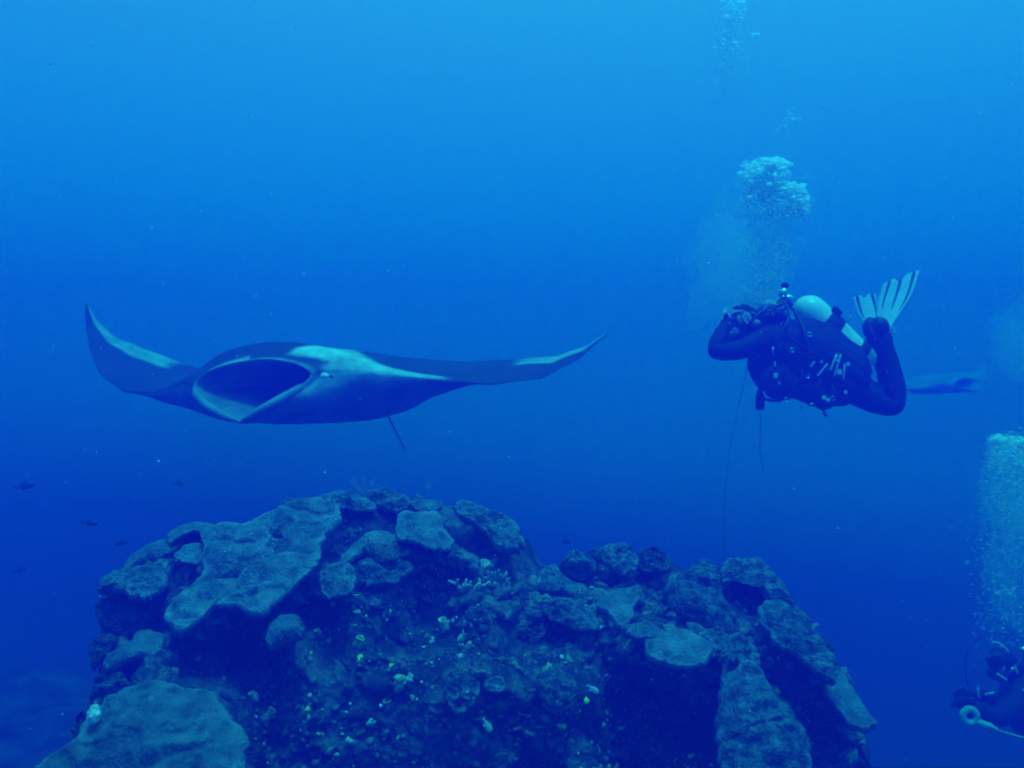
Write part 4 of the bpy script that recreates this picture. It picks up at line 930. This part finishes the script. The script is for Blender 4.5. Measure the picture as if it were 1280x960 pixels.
DOME1 = (ICO1[0], ICO1[1][[all(ICO1[0][i][2] > -.6 for i in f_) and np.mean(ICO1[0][f_][:, 2]) > -.25 for f_ in ICO1[1]]]); DOME2 = (ICO2[0], ICO2[1][[np.mean(ICO2[0][f_][:, 2]) > -.15 for f_ in ICO2[1]]])
def plume(name, clumps, seed, depth, fr=ICO1):
    """clumps: (px, py, rx px, ry px, count, size min m, size max m, power)"""
    r = np.random.default_rng(seed); C_ = []; Sz = []
    for px, py, rx, ry, cnt, s0, s1, pw in clumps:
        q = r.normal(0, .45, (cnt, 3)); q = q / np.maximum(1, np.linalg.norm(q, axis=1) / 1.0)[:, None]
        X = px + q[:, 0] * rx; Yp = py + q[:, 1] * ry; D = depth + q[:, 2] * rx / F * depth * 2.2
        C_.append(np.stack([(X - 640) / F * D, D, -(Yp - 480) / F * D], 1)); s = s0 + (s1 - s0) * r.random(cnt) ** pw
        Sz.append(np.stack([s * 1.5, s * 1.5, s * .62], 1))
    C_ = np.concatenate(C_); Sz = np.concatenate(Sz)
    keep = (fbm(C_ * 9, 3, seed) + .35 * r.normal(0, .5, len(C_)) > -.06) | (Sz[:, 2] > .0045); C_ = C_[keep]; Sz = Sz[keep]
    big = Sz[:, 2] > .006
    V1, F1, _ = blobs(C_[~big], Sz[~big], DOME1, 'tilt', .12, seed=seed); V2, F2, _ = blobs(C_[big], Sz[big], DOME2, 'tilt', .10, seed=seed + 1)
    o = mesh_obj(name, np.concatenate([V1, V2]), np.concatenate([F1, F2 + len(V1)]), mats=[mb, mb2], fmat=np.array([0] * len(F1) + [1] * len(F2), dtype=np.int32)); tag(o, kind='stuff'); return o
plume('exhaled_bubbles', [
  (955,222,24,22,420,.0018,.009,2.2), (946,246,22,22,360,.0018,.008,2.4), (980,252,30,22,520,.0018,.010,2.2), (962,262,34,14,600,.0018,.008,2.4), (996,262,16,18,300,.002,.010,2), (968,240,60,50,700,.0016,.005,2),
  (967,203,20,6,60,.010,.024,1), (956,212,34,14,120,.008,.020,1.6), (986,233,14,5,30,.010,.020,1), (1000,250,10,22,70,.008,.018,1.3), (968,242,44,30,70,.006,.014,1.6), (944,213,10,5,14,.007,.016,1), (934,243,9,22,70,.003,.010,2), (1000,270,10,8,20,.004,.010,1.5),
  (962,315,34,52,2200,.0014,.0055,2.6), (977,303,7,7,18,.006,.013,1), (988,322,5,6,8,.006,.010,1), (958,345,16,12,44,.005,.011,1.5), (970,325,18,14,40,.003,.009,1.5), (935,312,30,20,60,.002,.007,2),
  (975,330,14,40,300,.0015,.005,2), (934,366,12,8,46,.004,.011,1.5), (950,377,38,20,2600,.0014,.0045,2), (958,384,40,12,900,.0014,.004,2)], 31, 5.02)
plume('drifting_bubble_trail', [(918,10,18,26,150,.004,.013,2), (912,58,18,30,110,.003,.012,2), (944,44,6,4,5,.008,.016,1), (916,130,26,110,420,.0012,.004,2), (982,150,18,18,22,.005,.011,1.4), (975,165,14,30,30,.003,.006,1.5), (905,100,60,120,140,.001,.003,2)], 32, 5.4)
plume('fine_bubble_mist', [(900,335,46,70,5200,.0010,.0030,1.6), (905,300,56,100,1500,.0010,.0028,1.6), (915,250,40,120,900,.0010,.0026,1.6), (910,150,30,190,900,.0010,.0026,1.5)], 33, 5.8)
plume('high_bubble_specks', [(1040,70,80,70,60,.003,.007,2), (1090,40,60,60,40,.002,.006,2), (1230,60,80,90,40,.002,.004,2)], 34, 6.4)
plume('corner_diver_bubbles', [(1258,556,24,16,200,.002,.010,2), (1249,549,12,6,30,.008,.018,1), (1272,553,16,7,40,.008,.018,1), (1262,575,30,20,900,.002,.009,2), (1258,600,34,50,500,.003,.010,2), (1264,620,44,90,3000,.0012,.006,2.6), (1255,700,48,110,2600,.0012,.006,2.6), (1245,770,38,60,450,.0012,.005,2.4), (1258,740,20,10,20,.005,.010,1.3), (1240,690,26,60,60,.003,.009,1.6)], 35, 4.5)
plume('far_bubble_cloud', [(1268,425,34,50,900,.002,.006,2), (1285,390,34,70,500,.002,.006,2)], 36, 6.8)

# clouds of bubbles too fine to see singly: soft bodies of scattering water
def fizz(px, py, rx, ry, depth, dens, seed):
    m = bpy.data.materials.new('fine_fizz'); m.use_nodes = True; n = m.node_tree; n.nodes.clear()
    oo = n.nodes.new('ShaderNodeOutputMaterial'); vs_ = n.nodes.new('ShaderNodeVolumeScatter'); vs_.inputs['Density'].default_value = dens; vs_.inputs['Anisotropy'].default_value = -.1
    vs_.inputs['Color'].default_value = (1, 1, 1, 1); n.links.new(vs_.outputs[0], oo.inputs['Volume'])
    v, f = ico(4); s = depth / F; vv = v * np.array((rx * s, min(rx, ry) * s, ry * s)); vv = vv * (1 + .55 * fbm(v * 1.8 + seed, 3, seed) + .12 * fbm(v * 7, 2, seed + 3))[:, None]
    o = mesh_obj('fizz_cloud', vv, f, m); o.location = P(px, py, depth); tag(o, kind='stuff')
fizz(955, 225, 30, 26, 5.0, 2.6, 1); fizz(982, 250, 32, 24, 5.05, 2.6, 2); fizz(948, 250, 24, 24, 5.1, 2.4, 3)
fizz(965, 318, 32, 60, 5.15, 1.6, 4); fizz(950, 380, 38, 20, 5.15, 5, 5); fizz(902, 335, 44, 80, 5.6, 1.1, 6); fizz(914, 60, 24, 60, 5.4, .8, 7)
fizz(1264, 566, 28, 24, 4.9, 4.0, 8); fizz(1268, 620, 34, 60, 4.9, 1.6, 9); fizz(1262, 715, 32, 80, 4.9, .9, 10); fizz(1275, 430, 34, 50, 6.8, .7, 11)

# ------------------------------------------------------------------ specks drifting in the water
mp_ = mat('drifting_matter', (.80, .84, .80), .8, .2, 10, 0)
r = np.random.default_rng(77); N = 1600; D = 1.0 + 5.0 * r.random(N) ** .8; X = r.uniform(-40, 1320, N); Yp = r.uniform(-40, 1000, N)
C_ = np.stack([(X - 640) / F * D, D, -(Yp - 480) / F * D], 1); s = (.0005 + .0010 * r.random(N) ** 3) * (.5 + D * .28)
nb_ = 45; D[:nb_] = r.uniform(1.6, 4.5, nb_); s[:nb_] = r.uniform(.0016, .0034, nb_); C_[:nb_] = np.stack([(X[:nb_] - 640) / F * D[:nb_], D[:nb_], -(Yp[:nb_] - 480) / F * D[:nb_]], 1)
V, Fc, _ = blobs(C_, np.stack([s * r.uniform(.7, 1.8, N), s, s * r.uniform(.7, 1.6, N)], 1), ICO1, True, .3, seed=6)
o = mesh_obj('drifting_particles', V, Fc, mp_); tag(o, kind='stuff')

# ------------------------------------------------------------------ the water itself: one even body of sea water
def box(name, lo, hi, m):
    vs = [(x, y, z) for z in (lo[2], hi[2]) for y in (lo[1], hi[1]) for x in (lo[0], hi[0])]
    return mesh_obj(name, vs, [(0, 2, 3, 1), (4, 5, 7, 6), (0, 1, 5, 4), (2, 6, 7, 3), (0, 4, 6, 2), (1, 3, 7, 5)], m, flat=True)
m = bpy.data.materials.new('sea_water'); m.use_nodes = True; n = m.node_tree; n.nodes.clear()
o_ = n.nodes.new('ShaderNodeOutputMaterial'); v_ = n.nodes.new('ShaderNodeVolumePrincipled')
v_.inputs['Color'].default_value = (.055, .009, .88, 1); v_.inputs['Absorption Color'].default_value = (0, .747, .62, 1)
v_.inputs['Anisotropy'].default_value = .2; v_.inputs['Density'].default_value = .28
vg = n.nodes.new('ShaderNodeVolumeScatter'); vg.inputs['Color'].default_value = (0, 1, 0, 1); vg.inputs['Density'].default_value = .006
vg.inputs['Anisotropy'].default_value = .85
ad = n.nodes.new('ShaderNodeAddShader'); n.links.new(v_.outputs[0], ad.inputs[0]); n.links.new(vg.outputs[0], ad.inputs[1])
n.links.new(ad.outputs[0], o_.inputs['Volume'])
hz = box('haze', (-24, -14, -14), (24, 24, 2.75), m); tag(hz, kind='stuff')
